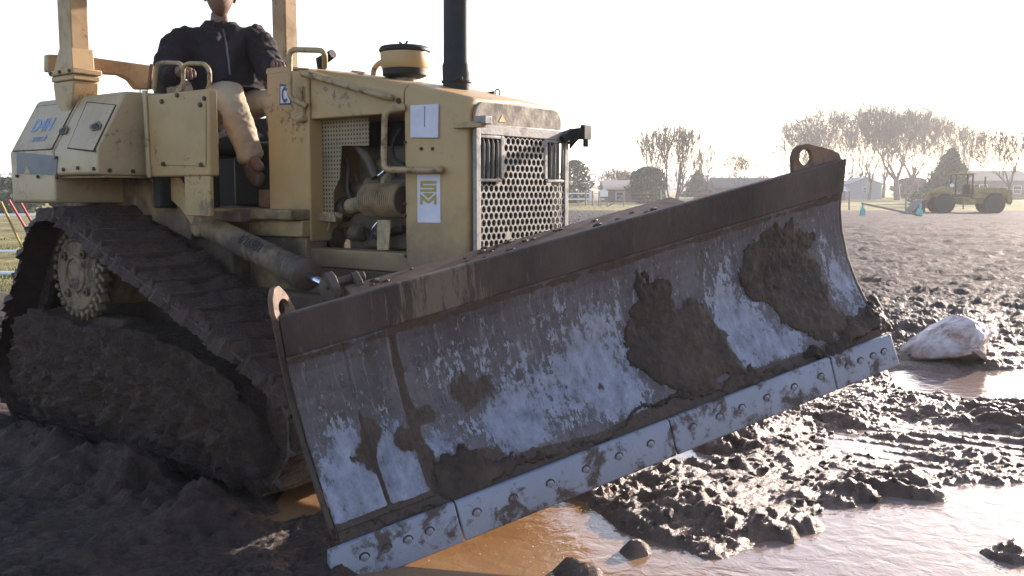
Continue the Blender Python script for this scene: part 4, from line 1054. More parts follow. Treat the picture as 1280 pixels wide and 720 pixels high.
edges = [(0, 1), (1, 2), (2, 3), (3, 4), (4, 5), (2, 6), (6, 7), (7, 8), (2, 9), (9, 10), (10, 11), (0, 12), (12, 13), (13, 14), (14, 15), (0, 16), (16, 17), (17, 18), (18, 19)]
body = skin('body', nodes, edges, 'skin', PS)
hb = MB(); hb.bm.free(); hb.bm = head(); hb.bm.transform(HM)
hd = part(hb, 'head', 'skin', 0, PS, 180)
for sgn in (-1, 1): q = MB(); q.ball(HM @ Vector((-.005, sgn*.093, -.01)), .034, .55, .3, 1.0, 2); part(q, 'ear', 'skin', 0, hd, 180)
M['eye'] = flat('eye', (.03, .02, .015), .2)
for sgn in (-1, 1): q = MB(); q.ball(HM @ Vector((.096, sgn*.034, .012)), .012, 1, 1.2, .6, 2); part(q, 'eye', 'eye', 0, hd, 180)
q = MB(); q.bm.free(); b2 = bmesh.new(); bmesh.ops.create_uvsphere(b2, u_segments=32, v_segments=16, radius=1)
for vtx in list(b2.verts):
    if vtx.co.z < .28: vtx.co.z = .28
    vtx.co = Vector((vtx.co.x*.124, vtx.co.y*.102, vtx.co.z*.15))
b2.transform(HM); q.bm = b2
part(q, 'cap', 'jacket', 0, PS, 180)
br = [HM @ Vector((.075+.075*math.cos(t), .07*math.sin(t), .045)) for t in [R(-90+15*k) for k in range(13)]]
part(MB().prism(br, (0, 0, .006)), 'cap_brim', 'jacket', 0, PS)
# jacket and trousers over the body
jn = [(pelvis+Vector((.02, 0, .02)), (.20, .17)), (belly, (.22, .18)), (chest-upz*.02, (.235, .17)), (neck-upz*.085, (.20, .135)), (neck+upz*.05, (.105, .10)),
      (sR, (.125, .12)), (eR*.5+sR*.5+Vector((0, -.02, 0)), .115), (eR, .10), (wR*.75+eR*.25, .055),
      (sL, (.125, .12)), (eL*.5+sL*.5, .11), (eL, .095), (wL*.75+eL*.25, .052)]
je = [(0, 1), (1, 2), (2, 3), (3, 4), (2, 5), (5, 6), (6, 7), (7, 8), (2, 9), (9, 10), (10, 11), (11, 12)]
jk = skin('jacket', jn, je, 'jacket', PS, 4, 1, .06)
tx = bpy.data.textures.new('fine_folds', 'CLOUDS'); tx.noise_scale = .05; tx.noise_depth = 1; d = jk.modifiers.new('Folds', 'DISPLACE'); d.texture = tx; d.strength = .022; d.mid_level = .5
# collar, placket
bmc = bmesh.new(); rings = []
for k in range(25):
    t = R(28+304*k/24); d_ = fwd*math.cos(t)+rgt*math.sin(t); fr_ = .5+.5*math.cos(t)
    base = neck-upz*(.035+.03*fr_); sec = [base+d_*.085, base+d_*.088+upz*.085, base+d_*(.098)+upz*.092, base+d_*(.135+.02*fr_)+upz*.035, base+d_*(.150+.035*fr_)-upz*(.03+.045*fr_), base+d_*(.143+.03*fr_)-upz*(.03+.045*fr_), base+d_*.112+upz*.02]
    rings.append([bmc.verts.new(q_) for q_ in sec])
for a_, b_ in zip(rings, rings[1:]):
    for k in range(7): bmc.faces.new((a_[k], a_[(k+1) % 7], b_[(k+1) % 7], b_[k]))
bmc.faces.new(rings[0]); bmc.faces.new(rings[-1][::-1])
q = MB(); q.bm.free(); q.bm = bmc; part(q, 'collar', 'jacket', .004, jk, 60)
M['zip'] = flat('zip', (.10, .09, .10), .4, .3)
bpy.context.view_layer.update(); dg = bpy.context.evaluated_depsgraph_get(); ev = jk.evaluated_get(dg); zp = []
for k in range(15):
    o_ = neck*(1-k/15)+belly*(k/15)-upz*.04
    ok, loc, nn, ix = ev.ray_cast(o_+fwd*1.0, -fwd)
    if ok: zp.append(loc+fwd*.004)
if len(zp) > 3: part(MB().tube(zp, .007, 6), 'zip', 'zip', 0, jk)
tn = [(pelvis-upz*.03, (.17, .15)), (hipR, (.125, .12)), (hipR*.4+kR*.6, (.105, .10)), (kR, (.102, .096)), (kR*.5+anR*.5, (.096, .088)), (anR+(kR-anR)*.05, (.085, .078)), (anR-(kR-anR)*.10, (.082, .075)),
      (hipL, (.125, .12)), (hipL*.4+kL*.6, .10), (kL, .088), (kL*.5+anL*.5, .075), (anL-(kL-anL)*.08, .07)]
te = [(0, 1), (1, 2), (2, 3), (3, 4), (4, 5), (5, 6), (0, 7), (7, 8), (8, 9), (9, 10), (10, 11)]
tr_ = skin('trousers', tn, te, 'trouser', PS, 4, 0, .028)
tx = bpy.data.textures.new('trouser_folds', 'CLOUDS'); tx.noise_scale = .045; tx.noise_depth = 1; d = tr_.modifiers.new('Folds', 'DISPLACE'); d.texture = tx; d.strength = .012; d.mid_level = .5
for an, to in ((anR, toR), (anL, toL)):
    d = (to-an); d.z = 0; d.normalize(); bz = to.z-.03
    q = [(an+Vector((0, 0, -.0)), .052), (an+Vector((0, 0, -.07)), (.056, .05)), (Vector((an.x, an.y, bz-.02))+d*.08, (.052, .042)), (Vector((an.x, an.y, bz-.035))+d*.17, (.050, .032))]
    skin('shoe', q, [(0, 1), (1, 2), (2, 3)], 'boot', PS, 2)
# hands: palm and five fingers each
def hand(w, dirf, palmn, side, curl, name):
    f = dirf.normalized(); n_ = palmn.normalized(); s_ = f.cross(n_)*side      # s_: towards the thumb
    nodes = [(w, (.026, .02)), (w+f*.045, (.036, .016)), (w+f*.082, (.038, .014))]; ed = [(0, 1), (1, 2)]
    hobj = skin(name, nodes, ed, 'skin', PS, 2)
    for k, L_ in enumerate((.074, .082, .078, .062)):
        base = w+f*.078+s_*(.030-.0205*k)
        pts = [(base-f*.02, .0095)]; d = f.copy(); p = base.copy()
        for j, (fr_, cu) in enumerate(((.45, curl), (.3, curl*1.1), (.25, curl*.8))):
            d = (Matrix.Rotation(0, 3, 'X') @ d); axis = f.cross(n_).normalized()
            d = Matrix.Rotation(-cu if True else cu, 3, axis) @ d
            p = p+d*L_*fr_; pts.append((p.copy(), (.0092, .0088, .0078)[j]))
        skin('finger', pts, [(0, 1), (1, 2), (2, 3)], 'skin', hobj, 2)
    b_ = w+f*.028+s_*.026; pts = [(b_, .012), (b_+f*.025+s_*.022+n_*-.008, .0115), (b_+f*.052+s_*.026-n_*.02, .0095)]
    skin('thumb', pts, [(0, 1), (1, 2)], 'skin', hobj, 2)
tR = pl_(246, 84, .74)
hand(wR, tR-wR+Vector((.06, -.04, 0)), Vector((0, 0, 1)), 1, R(38), 'hand')
hand(wL, Vector((.8, -.5, -.1)), Vector((0, 0, 1)), -1, R(30), 'hand')
# ================================================================== BACKGROUND
def wz(y): return (max(0, y-90)*.004)+(max(0, y-300)*.004)
# trees
M['bark'] = surf('bark', (.105, .085, .07), rough=.9, vary=.3, bstr=.5, bscale=4)
M['twig'] = flat('twigs', (.15, .12, .11), .9)
M['twigr'] = flat('reddish_twigs', (.20, .12, .11), .9)
M['needle'] = flat('dark_needles', (.045, .060, .028), .9)
M['needle2'] = flat('needles', (.055, .085, .035), .9)
M['rust_leaf'] = flat('russet_leaves', (.14, .065, .04), .9)
def grow(seed, H_, spread=.55, stems=1, depth=8, lean=0, r0=.16, up=.24, twist=1.0):
    rg = random.Random(seed); segs_ = []
    def br(p, d, L_, r, lev):
        n = 3 if lev < 3 else 2
        q = p.copy(); dd = d.copy(); rr0 = r
        for i in range(n):
            dd = (dd+Vector((rg.uniform(-1, 1), rg.uniform(-1, 1), rg.uniform(-.5, .9)))*.13*twist).normalized()
            e = q+dd*L_/n; r1 = rr0*.88; segs_.append((q.copy(), e.copy(), rr0, r1, lev)); q = e; rr0 = r1
            if lev >= 1 and lev < depth-1 and rg.random() < .25: 
                s_ = Vector((rg.uniform(-1, 1), rg.uniform(-1, 1), rg.uniform(.2, 1.1))).normalized()
                br(q, (dd*.6+s_*.75).normalized(), L_*rg.uniform(.35, .6), rr0*.5, lev+2)
        if lev < depth:
            k = rg.choice((2, 2, 3)) if lev else rg.choice((3, 4))
            ph = rg.uniform(0, 6.28)
            o1 = dd.orthogonal().normalized(); o2 = dd.cross(o1)
            for i in range(k):
                t = ph+6.283*i/k+rg.uniform(-.5, .5); sp_ = spread*rg.uniform(.6, 1.3)
                nd_ = (dd+(o1*math.cos(t)+o2*math.sin(t))*sp_+Vector((0, 0, up))).normalized()
                br(q, nd_, L_*rg.uniform(.66, .90), rr0*rg.uniform(.55, .75), lev+1)
    for s_ in range(stems):
        t = rg.uniform(0, 6.28); d = Vector((math.cos(t)*(.32 if stems > 1 else .03)+lean, math.sin(t)*(.32 if stems > 1 else .03), 1)).normalized()
        br(Vector((math.cos(t)*.2*(stems > 1), 0, -.3)), d, 1.3, r0*(1 if stems == 1 else .7), 0)
    zm = max(s_[1].z for s_ in segs_); k = H_/zm
    return [(a*k, b_*k, r*k, r2*k, l) for a, b_, r, r2, l in segs_]
def segmesh(name, S, mat, parent, rmin=.02):
    vs, fs = [], []
    for a, b_, r, r2, l in S:
        d = (b_-a); 
        if d.length < 1e-5: continue
        d.normalize(); o1 = d.orthogonal().normalized(); o2 = d.cross(o1); n = 7 if l == 0 else (5 if l < 3 else 3)
        i0 = len(vs)
        for p, q in ((a, max(r*.72, rmin*(1.3 if l < 5 else 1))), (b_, max(r2*.72, rmin*(1.2 if l < 5 else .9)))):
            for k in range(n): t = 6.283*k/n; vs.append(p+(o1*math.cos(t)+o2*math.sin(t))*q)
        for k in range(n): fs.append((i0+k, i0+(k+1) % n, i0+n+(k+1) % n, i0+n+k))
    me = bpy.data.meshes.new(name); me.from_pydata(vs, [], fs); me.update()
    return mk(name, me, mat, parent, smooth=60)
def bare_tree(loc, seed, H_, label, cat='tree', name='bare_tree', group='bare trees beyond the field', twig='twig', wid=1.0, **kw):
    t = empty(name, loc, 0, label, cat, group)
    S = grow(seed, H_, **kw); S = [(Vector((a.x*wid, a.y*wid, a.z)), Vector((b_.x*wid, b_.y*wid, b_.z)), r, r2, l) for a, b_, r, r2, l in S]
    segmesh('trunk', [s_ for s_ in S if s_[4] < 2], 'bark', t, .06)
    segmesh('crown', [s_ for s_ in S if s_[4] >= 2], twig, t, .029)
    return t
def evergreen(loc, seed, H_, W_, label, shape='cone', mat='needle', name='evergreen_tree', n=2600, group=None, cat='tree'):
    rg = random.Random(seed); t = empty(name, loc, 0, label, cat, group)
    part(MB().tube([(0, 0, -.3), (0, 0, H_*.9)], [H_*.03, .03], 8), 'trunk', 'bark', 0, t)
    vs, fs = [], []
    lobes = [(rg.uniform(0, 6.28), rg.uniform(.1, .9), rg.uniform(.7, 1.15)) for _ in range(14)]
    for i in range(n):
        h = rg.random()**(1.3 if shape == 'cone' else .9)
        prof = (1-h)**.75 if shape == 'cone' else math.sqrt(max(0, 1-(2*h-1)**2))*.95+.05
        a = rg.uniform(0, 6.28); k = 1+.22*math.sin(a*3+seed)+.16*math.sin(h*17+a*2)
        r = W_/2*prof*k*rg.uniform(.55, 1.05)
        p = Vector((r*math.cos(a), r*math.sin(a), .1*H_*(shape == 'cone')+h*H_*.92)); s_ = W_*rg.uniform(.03, .075)
        u = Vector((rg.gauss(0, 1), rg.gauss(0, 1), rg.gauss(0, 1))).normalized(); w = u.orthogonal().normalized()
        i0 = len(vs); vs += [p+u*s_, p+w*s_*.6, p-u*s_, p-w*s_*.6]; fs.append((i0, i0+1, i0+2, i0+3))
    me = bpy.data.meshes.new('crown'); me.from_pydata(vs, [], fs); me.update(); mk('crown', me, mat, t, smooth=0)
    return t
def pos(px, Y): p = at(px, Y); return (p.x, Y, wz(Y)-.05)
T_ = [ # px, Y, topY px, seed, label, kwargs
    (775, 150, 208, 1, 'small bare shrubby tree with thin twigs near the dark-roofed house', dict(stems=3, depth=6, spread=.5)),
    (840, 120, 147, 2, 'bare tree with many stems fanning upward from one base behind the fence', dict(stems=8, depth=5, spread=.30, up=.30, r0=.15, wid=1.15)),
    (886, 140, 180, 3, 'slender bare tree with few branches beyond the blade', dict(depth=6, spread=.35, up=.3)),
    (920, 160, 186, 4, 'low round-crowned bare tree above the grey roof', dict(depth=7, spread=.7)),
    (985, 150, 142, 5, 'bare tree with wide arching branches behind the lifting lug', dict(depth=7, spread=.65, wid=1.4, up=.1)),
    (1045, 165, 132, 6, 'tall bare tree behind the small white-roofed building', dict(depth=7, spread=.55, up=.2)),
    (1086, 155, 126, 7, 'tallest bare tree, upright above the small grey shed', dict(depth=8, spread=.45, up=.2)),
    (1122, 150, 134, 8, 'bare tree with a thick pale trunk right of the grey shed', dict(depth=8, spread=.62, r0=.26, wid=1.1)),
    (1165, 165, 140, 9, 'bare tree with reddish twigs behind the dark evergreen', dict(depth=8, spread=.55, twig='twigr')),
    (1200, 160, 158, 10, 'thin bare tree directly behind the yellow wheel loader', dict(depth=7, spread=.5)),
    (1262, 110, 152, 11, 'bare tree with crooked limbs at the right edge, beside the far house', dict(depth=7, spread=.6, lean=.1)),
    (1013, 190, 160, 12, 'bare tree half hidden between the two widest crowns', dict(depth=7, spread=.5)),
    (1064, 200, 150, 13, 'slim bare tree far behind the grey shed', dict(depth=7, spread=.45)),
    (1145, 190, 140, 14, 'bare tree between the thick pale trunk and the dark evergreen', dict(depth=7, spread=.45, up=.2)),
    (1105, 185, 138, 15, 'bare tree with fine twigs, just left of the thick pale trunk', dict(depth=7, spread=.42, up=.25, twig='twigr')),
    (790, 190, 214, 16, 'low bare tree behind the dark house roof', dict(stems=2, depth=6, spread=.6)),
    (1003, 172, 150, 21, 'bare tree with fine upright twigs just left of the lifting lug', dict(depth=7, spread=.5, up=.15)),
    (1030, 182, 138, 22, 'bare tree right of the lifting lug, its twigs crossing its taller neighbour', dict(depth=7, spread=.55, twig='twigr', up=.15)),
    (1076, 178, 134, 23, 'bare tree with a forked trunk above the grey shed roof', dict(stems=2, depth=6, spread=.5)),
    (1136, 172, 136, 24, 'bare tree leaning slightly, just right of the thick pale trunk', dict(depth=7, spread=.55, lean=.12, up=.15)),
    (1182, 180, 146, 25, 'bare reddish tree above the tip of the big pointed evergreen', dict(depth=7, spread=.6, twig='twigr', up=.15)),
    (1222, 190, 178, 17, 'far bare tree showing over the cab of the loader', dict(depth=6, spread=.5)),
]
for px, Y_, ty, sd_, lab, kw in T_:
    base = wz(Y_); hgt = (240-ty+(7 if px > 980 else 0))/FPX*Y_+CAMH-base
    bare_tree(pos(px, Y_), sd_*13+5, hgt, lab, **kw)
E_ = [(718, 120, 196, 3.6, 'round', 'dark evergreen just right of the grille'), (808, 118, 205, 4.2, 'round', 'broad dark evergreen left of the many-stemmed bare tree'),
      (872, 170, 214, 5, 'cone', 'small pointed evergreen behind the slender bare tree'), (1188, 120, 188, 6.6, 'cone', 'big pointed evergreen behind the wheel loader'),
      (6, 70, 220, 4.5, 'round', 'dark round evergreen at the left edge beyond the grass'), (1140, 175, 220, 6, 'round', 'dark hedge-like evergreen left of the pointed one')]
for i, (px, Y_, ty, W_, shp, lab) in enumerate(E_):
    hgt = (240-ty)/FPX*Y_+CAMH-wz(Y_)
    evergreen(pos(px, Y_), 40+i, hgt, W_, lab, shp, 'needle2' if i in (3,) else 'needle', group='evergreens beyond the field')
evergreen(pos(882, 112), 77, 1.6, 2.6, 'low reddish-brown round bush behind the blade', 'round', 'rust_leaf', 'bush', 900, cat='bush')
evergreen(pos(1150, 92), 78, 1.5, 2.2, 'low dull green bush left of the wheel loader', 'round', 'needle2', 'bush', 700, cat='bush')
# a far, low tree line
def treeline():
    rg = random.Random(9); vs, fs = [], []
    for i in range(16000):
        x = rg.uniform(-420, 520); y = 430+rg.uniform(-15, 25); h = rg.random()*(5+5*float(fbm(np.array([x*.02]), np.array([1.3]), 3)[0]))
        p = Vector((x, y, wz(y)+h)); s_ = rg.uniform(.5, 1.3); u = Vector((rg.gauss(0, .4), rg.gauss(0, 1), rg.gauss(0, 1))).normalized(); w = Vector((rg.uniform(-1, 1), 0, rg.uniform(-1, 1))).normalized()
        i0 = len(vs); vs += [p+w*s_, p+u*s_*.6, p-w*s_, p-u*s_*.6]; fs.append((i0, i0+1, i0+2, i0+3))
    me = bpy.data.meshes.new('distant_woods'); me.from_pydata(vs, [], fs); me.update()
    tag(mk('distant_woods', me, 'twig', smooth=0), 'low hazy line of far-off bare woods on the horizon', 'woods', kind='stuff')
treeline()
# houses
M['siding'] = surf('grey_siding', (.34, .35, .40), rough=.8, vary=.08); M['white'] = surf('white_paint', (.72, .72, .70), rough=.7, vary=.06)
M['roof'] = surf('shingle_roof', (.12, .105, .10), rough=.9, vary=.2); M['brick'] = surf('brown_brick', (.16, .11, .09), rough=.9, vary=.2)
M['roofl'] = surf('pale_metal_roof', (.55, .54, .54), rough=.6, vary=.1); M['glass'] = flat('window_glass', (.03, .035, .045), .1)
def house(px0, px1, Y_, yeave, yroof, label, wall, roofm, name='house', gable=False, wins=(), depth=8, door=None):
    x0, x1 = at(px0, Y_).x, at(px1, Y_).x; W_ = x1-x0; zb = wz(Y_)-.2
    ze = CAMH+(240-yeave)/FPX*Y_; zr = CAMH+(240-yroof)/FPX*Y_
    t = empty(name, ((x0+x1)/2, Y_+depth/2, zb), 0, label, name.replace('_', ' ')); h = ze-zb; hr = zr-zb
    if gable:
        part(MB().prism([(-W_/2, -depth/2, 0), (W_/2, -depth/2, 0), (W_/2, -depth/2, h), (0, -depth/2, hr-.12), (-W_/2, -depth/2, h)], (0, depth, 0)), 'wall', wall, 0, t)
        q = MB()
        for s_ in (-1, 1): q.prism([(0, -depth/2-.3, hr-.08), (s_*(W_/2+.3), -depth/2-.3, h-.15), (s_*(W_/2+.3), -depth/2-.3, h), (0, -depth/2-.3, hr+.08)], (0, depth+.6, 0))
        part(q, 'roof', roofm, 0, t)
    else:
        part(MB().box(-W_/2, W_/2, -depth/2, depth/2, 0, h), 'wall', wall, 0, t)
        part(MB().prism([(-W_/2-.3, -depth/2-.4, h+.003), (-W_/2-.3, depth/2+.4, h+.003), (-W_/2-.3, 0, hr)], (W_+.6, 0, 0)), 'roof', roofm, 0, t)
    for (u, v, ww, wh) in wins:
        x = -W_/2+u*W_; z = v*h
        f = part(MB().box(x-ww/2-.08, x+ww/2+.08, -depth/2-.06, -depth/2-.002, z-wh/2-.08, z+wh/2+.08), 'window', 'white', 0, t)
        part(MB().box(x-ww/2, x+ww/2, -depth/2-.075, -depth/2-.062, z-wh/2, z-.03).box(x-ww/2, x+ww/2, -depth/2-.075, -depth/2-.062, z+.03, z+wh/2), 'pane', 'glass', 0, f)
    return t
house(757, 806, 130, 237, 225, 'low dark-walled house with a shingle roof and one pale window', 'brick', 'roof', wins=((.36, .55, .9, 1.0),))
house(895, 968, 170, 235, 222, 'long low house with a grey roof just above the blade edge', 'brick', 'roof', depth=8, wins=((.3, .5, 1.2, 1), (.7, .5, 1.2, 1)))
house(1062, 1102, 165, 230, 222, 'small pale grey gabled shed with one white-framed window', 'siding', 'siding', name='shed', gable=True, wins=((.47, .62, .55, .85),), depth=6)
house(1034, 1057, 150, 239, 227, 'small building with a pale metal roof left of the grey shed', 'brick', 'roofl', name='outbuilding', depth=6, wins=((.5, .5, .6, .6),))
house(1196, 1290, 160, 226, 213, 'wide brown house with a dark roof behind the wheel loader', 'brick', 'roof', depth=9, wins=((.15, .6, 1.2, 1.2), (.35, .6, 1.2, 1.2), (.8, .55, 1.2, 1.2)))
# arched white greenhouse
gh = empty('greenhouse', (at(732, 140).x, 143, wz(140)), 0, 'arched white greenhouse frame beside the row of posts', 'greenhouse')
r_ = 1.25; q = MB(); q.prism([(r_*math.cos(t), -3, .2+1.5*math.sin(t)*1.1) for t in [PI*k/14 for k in range(15)]]+[(-r_, -3, -.2), (r_, -3, -.2)], (0, 6, 0)); part(q, 'cover', 'white', 0, gh)
q = MB(); q.tube([(r_*1.01*math.cos(t), -3.05, .2+1.68*math.sin(t)) for t in [PI*k/14 for k in range(15)]], .05, 6); part(q, 'hoop', 'siding', 0, gh)
part(MB().box(-.4, .4, -3.03, -3.003, 0, 1.2), 'door', 'siding', 0, gh)
# fences and posts
M['wood'] = surf('weathered_wood', (.23, .18, .14), rough=.9, vary=.25, bstr=.4, bscale=12)
PST = [(723,103),(732,101),(741,100),(748.5,99),(780,98),(826,97),(1062,82),(1133,84),(905,99),(988,90),(1205,86),(1246,88)]
PL = ['leftmost wooden post beside the grille', 'second wooden post right of the grille', 'third wooden post right of the grille', 'wooden post just left of the white feeder', 'wooden fence post in front of the dark house', 'wooden fence post in front of the many-stemmed tree', 'wooden fence post in front of the grey shed', 'wooden fence post right of the teal jump stands', 'wooden fence post hidden low behind the blade', 'wooden fence post behind the lifting lug', 'wooden fence post behind the loader wheels', 'wooden fence post near the right edge']
for (px, Y_), l_ in zip(PST, PL):
    rg = random.Random(px); h = 1.75+rg.uniform(-.1, .15)
    tag(part(MB().tube([(0, 0, -.3), (rg.uniform(-.04, .04), 0, h)], [.085, .07], 8), 'fence_post', 'wood', 0, None), l_, 'post', 'wooden fence posts').location = pos(px, Y_)
bpy.context.view_layer.update()
M['wire'] = flat('fence_wire', (.25, .24, .23), .5, .5)
fw = empty('wire_fence', pos(960, 92), 0, 'thin wire fence strung between the wooden posts along the field edge', 'fence')
for k in range(4):
    z = .35+k*.38
    part(MB().tube([(at(780, 98).x-fw.location.x, 98-92, z), (at(1062, 82).x-fw.location.x, 82-92, z), (at(1133, 84).x-fw.location.x, 84-92, z), (at(1300, 88).x-fw.location.x, 88-92, z)], .012, 4), 'wire', 'wire', 0, fw)
rl = empty('rail_fence', pos(733, 102), 0, 'white rail fence between the posts beside the grille', 'fence')
for z in (.75, 1.35): part(MB().box(-2.2, 1.9, -.04, .04, z, z+.12), 'rail', 'white', 0, rl)
fd = empty('feeder', pos(755, 99), 0, 'white box feeder on short legs beside the wooden posts', 'feeder')
part(MB().box(-.38, .38, -.3, .3, 1.1, 1.6), 'box', 'white', .02, fd); part(MB().prism([(-.5, -.36, 1.6), (.5, -.36, 1.6), (0, -.36, 1.9)], (0, .72, 0)), 'roof', 'white', 0, fd)
for x in (-.32, .32): part(MB().box(x-.05, x+.05, -.05, .05, -.1, 1.1), 'leg', 'wood', 0, fd)
tag(part(MB().tube([(0, 0, 0), (1.7, 0, 1.1)], .07, 6), 'brace_pole', 'wood', 0, None), 'slanting wooden brace pole leaning by the fence post', 'pole').location = pos(758, 98)
# teal jump stands and the fallen pole
M['teal'] = flat('teal_plastic', (.05, .42, .40), .5)
def stand(px, Y_, label, lean):
    t = empty('jump_stand', pos(px, Y_), 0, label, 'jump stand', 'teal jump stands'); t.rotation_euler = (0, R(lean), 0)
    part(MB().box(-.05, .05, -.05, .05, 0, .9), 'upright', 'teal', .005, t); part(MB().prism([(-.16, -.2, 0), (.16, -.2, 0), (.1, -.2, .5), (-.06, -.2, .62)], (0, .05, 0)).prism([(-.16, .15, 0), (.16, .15, 0), (.1, .15, .5), (-.06, .15, .62)], (0, .05, 0)), 'foot', 'teal', 0, t)
    return t
stand(1079, 64, 'left teal jump stand holding the high end of the pole', 0); stand(1149.5, 60, 'right teal jump stand, leaning, at the low end of the pole', 8)
a_, b_ = Vector(pos(1078, 64)), Vector(pos(1150, 60))
tag(part(MB().tube([a_+Vector((0, 0, .85)), b_+Vector((0, -.3, .15))], .06, 8), 'jump_pole', 'wood', 0, None), 'weathered pole sloping between the two teal stands', 'pole')
tag(part(MB().box(-3.3, 3.3, -.12, .12, 0, .08), 'ground_rail', 'white', .01, None), 'long white rail lying on the ground in front of the loader', 'rail').location = pos(1220, 66)
# stakes at the left
M['syellow'] = flat('yellow_stake', (.40, .28, .10), .5); M['sred'] = flat('red_stake', (.40, .09, .11), .5); M['sdark'] = flat('dark_stake', (.06, .035, .045), .6)
for (ax_, ay_, bx_, by_, c_, lab) in ((1, 252, 42, 340, 'syellow', 'yellow-topped stake leaning at the left edge behind the track'), (11, 250, 48, 312, 'sred', 'red-topped stake leaning between the other two stakes'), (25, 252, 56, 306, 'sred', 'red-topped stake leaning closest to the track')):
    d = ray(ax_, ay_); t = 11.0/d.y; p0 = Vector((0, 0, CAMH))+d*t; d = ray(bx_, by_); t = 11.6/d.y; p1 = Vector((0, 0, CAMH))+d*t
    k = (p0.z+.05)/(p0.z-p1.z); p1 = p0+(p1-p0)*k
    e_ = empty('marker_stake', (p1.x, p1.y, 0), 0, lab, 'stake', 'leaning marker stakes'); p1 -= e_.location; p0 = p0-e_.location
    m1 = p0*.66+p1*.34
    m1 = p0+(p1-p0)*.26
    part(MB().tube([p0, m1], .015, 8), 'painted_top', c_, 0, e_); part(MB().tube([m1, p1], .013, 8), 'shaft', 'sdark' if c_ == 'sred' else 'syellow', 0, e_)
for Y_, x0, x1, lab in ((17.5, -11.5, -6.0, 'nearest white pipe lying across the left grass'), (24, -14.5, -8.5, 'middle white pipe lying across the left grass'), (60, -38, -20, 'farthest white rail along the left grass')):
    tag(part(MB().tube([(x0, 0, .06), (x1, .4, .06)], .045 if Y_ < 50 else .15, 8), 'white_pipe', 'white', 0, None), lab, 'pipe', 'white pipes on the grass').location = (0, Y_, 0)
# grass tufts on the left
gv, gf = [], []; rg = random.Random(3)
for i in range(26000):
    x = rg.uniform(-17, -5.6); y = 12.5+rg.random()**1.4*28; h = rg.uniform(.03, .10); a = rg.uniform(0, 6.28); w = .006+y*.0006
    p = Vector((x, y, hz(x, y)-.01 if i % 400 == 0 else .0)); l_ = Vector((rg.gauss(0, .03), rg.gauss(0, .03), h)); i0 = len(gv); c_ = Vector((math.cos(a)*w, math.sin(a)*w, 0))
    gv += [p-c_, p+c_, p+l_]; gf.append((i0, i0+1, i0+2))
me = bpy.data.meshes.new('grass'); me.from_pydata(gv, [], gf); me.update(); M['grass'] = flat('grass_blades', (.20, .19, .07), .9)
tag(mk('grass', me, 'grass', smooth=0), 'short dry yellow-green grass beyond the machine on the left', 'grass', kind='stuff')
# ---- wheel loader ----------------------------------------------------
M['lyellow'] = surf('dull_yellow', (.30, .205, .075), dirt=(.13, .09, .05), dscale=.8, rough=.6, vary=.2); M['tyre'] = flat('tyre_rubber', (.035, .033, .035), .85)
WL = empty('wheel_loader', pos(1204, 72), R(180-8), 'yellow articulated wheel loader with dark tyres and open cab parked beyond the field', 'wheel loader')
WL.scale = (.9, .9, .95)
DEFP[0] = WL
def wb(name, mat, x0, x1, y0, y1, z0, z1, bev=.03, parent=None): return part(MB().box(x0, x1, y0, y1, z0, z1), name, mat, bev, parent or WL)
wb('rear_body', 'lyellow', -3.2, -.6, -.8, .8, 1.15, 2.05, .08); wb('counterweight', 'lyellow', -3.6, -3.15, -.9, .9, .8, 1.9, .08)
wb('frame', 'lyellow', -1.6, 2.0, -.5, .5, .8, 1.25); wb('fuel_tank', 'lyellow', -.7, .3, -.95, .95, .7, 1.15)
cab = wb('cab', 'glass', -.5, .85, -.7, .7, 1.3, 1.5, .02); wb('cab_roof', 'lyellow', -.65, .95, -.8, .8, 3.05, 3.17, .04, cab)
for x in (-.5, .82):
    for y in (-.68, .68): part(MB().box(x-.05, x+.05, y-.05, y+.05, 1.5, 3.06), 'cab_post', 'black', 0, cab)
part(MB().box(-.45, .05, -.3, .3, 1.5, 2.3), 'cab_seat', 'black', .05, cab)
part(MB().tube([(-1.6, .3, 2.0), (-1.6, .3, 2.9)], .06, 8), 'exhaust_pipe', 'black')
part(MB().lathe([(.02, 0), (.16, .02), (.16, .16), (.02, .2)], (1.15, .9, 2.2), 'Y', 14), 'headlight', 'white')
for x in (1.75, -2.15):
    for y in (-1.05, 1.05):
        wh = part(MB().lathe([(.42, -.24), (.72, -.26), (.79, -.18), (.79, .18), (.72, .26), (.42, .24)], (x, y, .78), 'Y', 28), 'wheel', 'tyre')
        part(MB().lathe([(.40, -.2), (.42, -.22), (.42, .22), (.40, .2)], (x, y, .78), 'Y', 20), 'rim', 'lyellow', 0, wh)
        part(MB().box(x-.85, x+.85, y-.3, y+.3, 1.62, 1.68), 'mudguard', 'lyellow', .02)
for y in (-.42, .42): part(MB().prism([(1.0, y-.07, 1.3), (1.0, y-.07, 2.0), (1.7, y-.07, 2.15), (2.9, y-.07, 1.6), (3.5, y-.07, .6), (3.2, y-.07, .45), (2.6, y-.07, 1.3)], (0, .14, 0)), 'lift_arm', 'lyellow', .02)
part(MB().prism([(3.3, -1.35, .05), (3.35, -1.35, .9), (3.2, -1.35, 1.05), (3.25, -1.35, 1.1), (3.55, -1.35, 1.0), (4.35, -1.35, .12), (4.3, -1.35, .03)], (0, 2.7, 0)), 'bucket', 'rustiron', .02)
part(MB().box(.9, 1.25, -1.0, -.6, 1.2, 1.9), 'step_panel', 'white', .03)
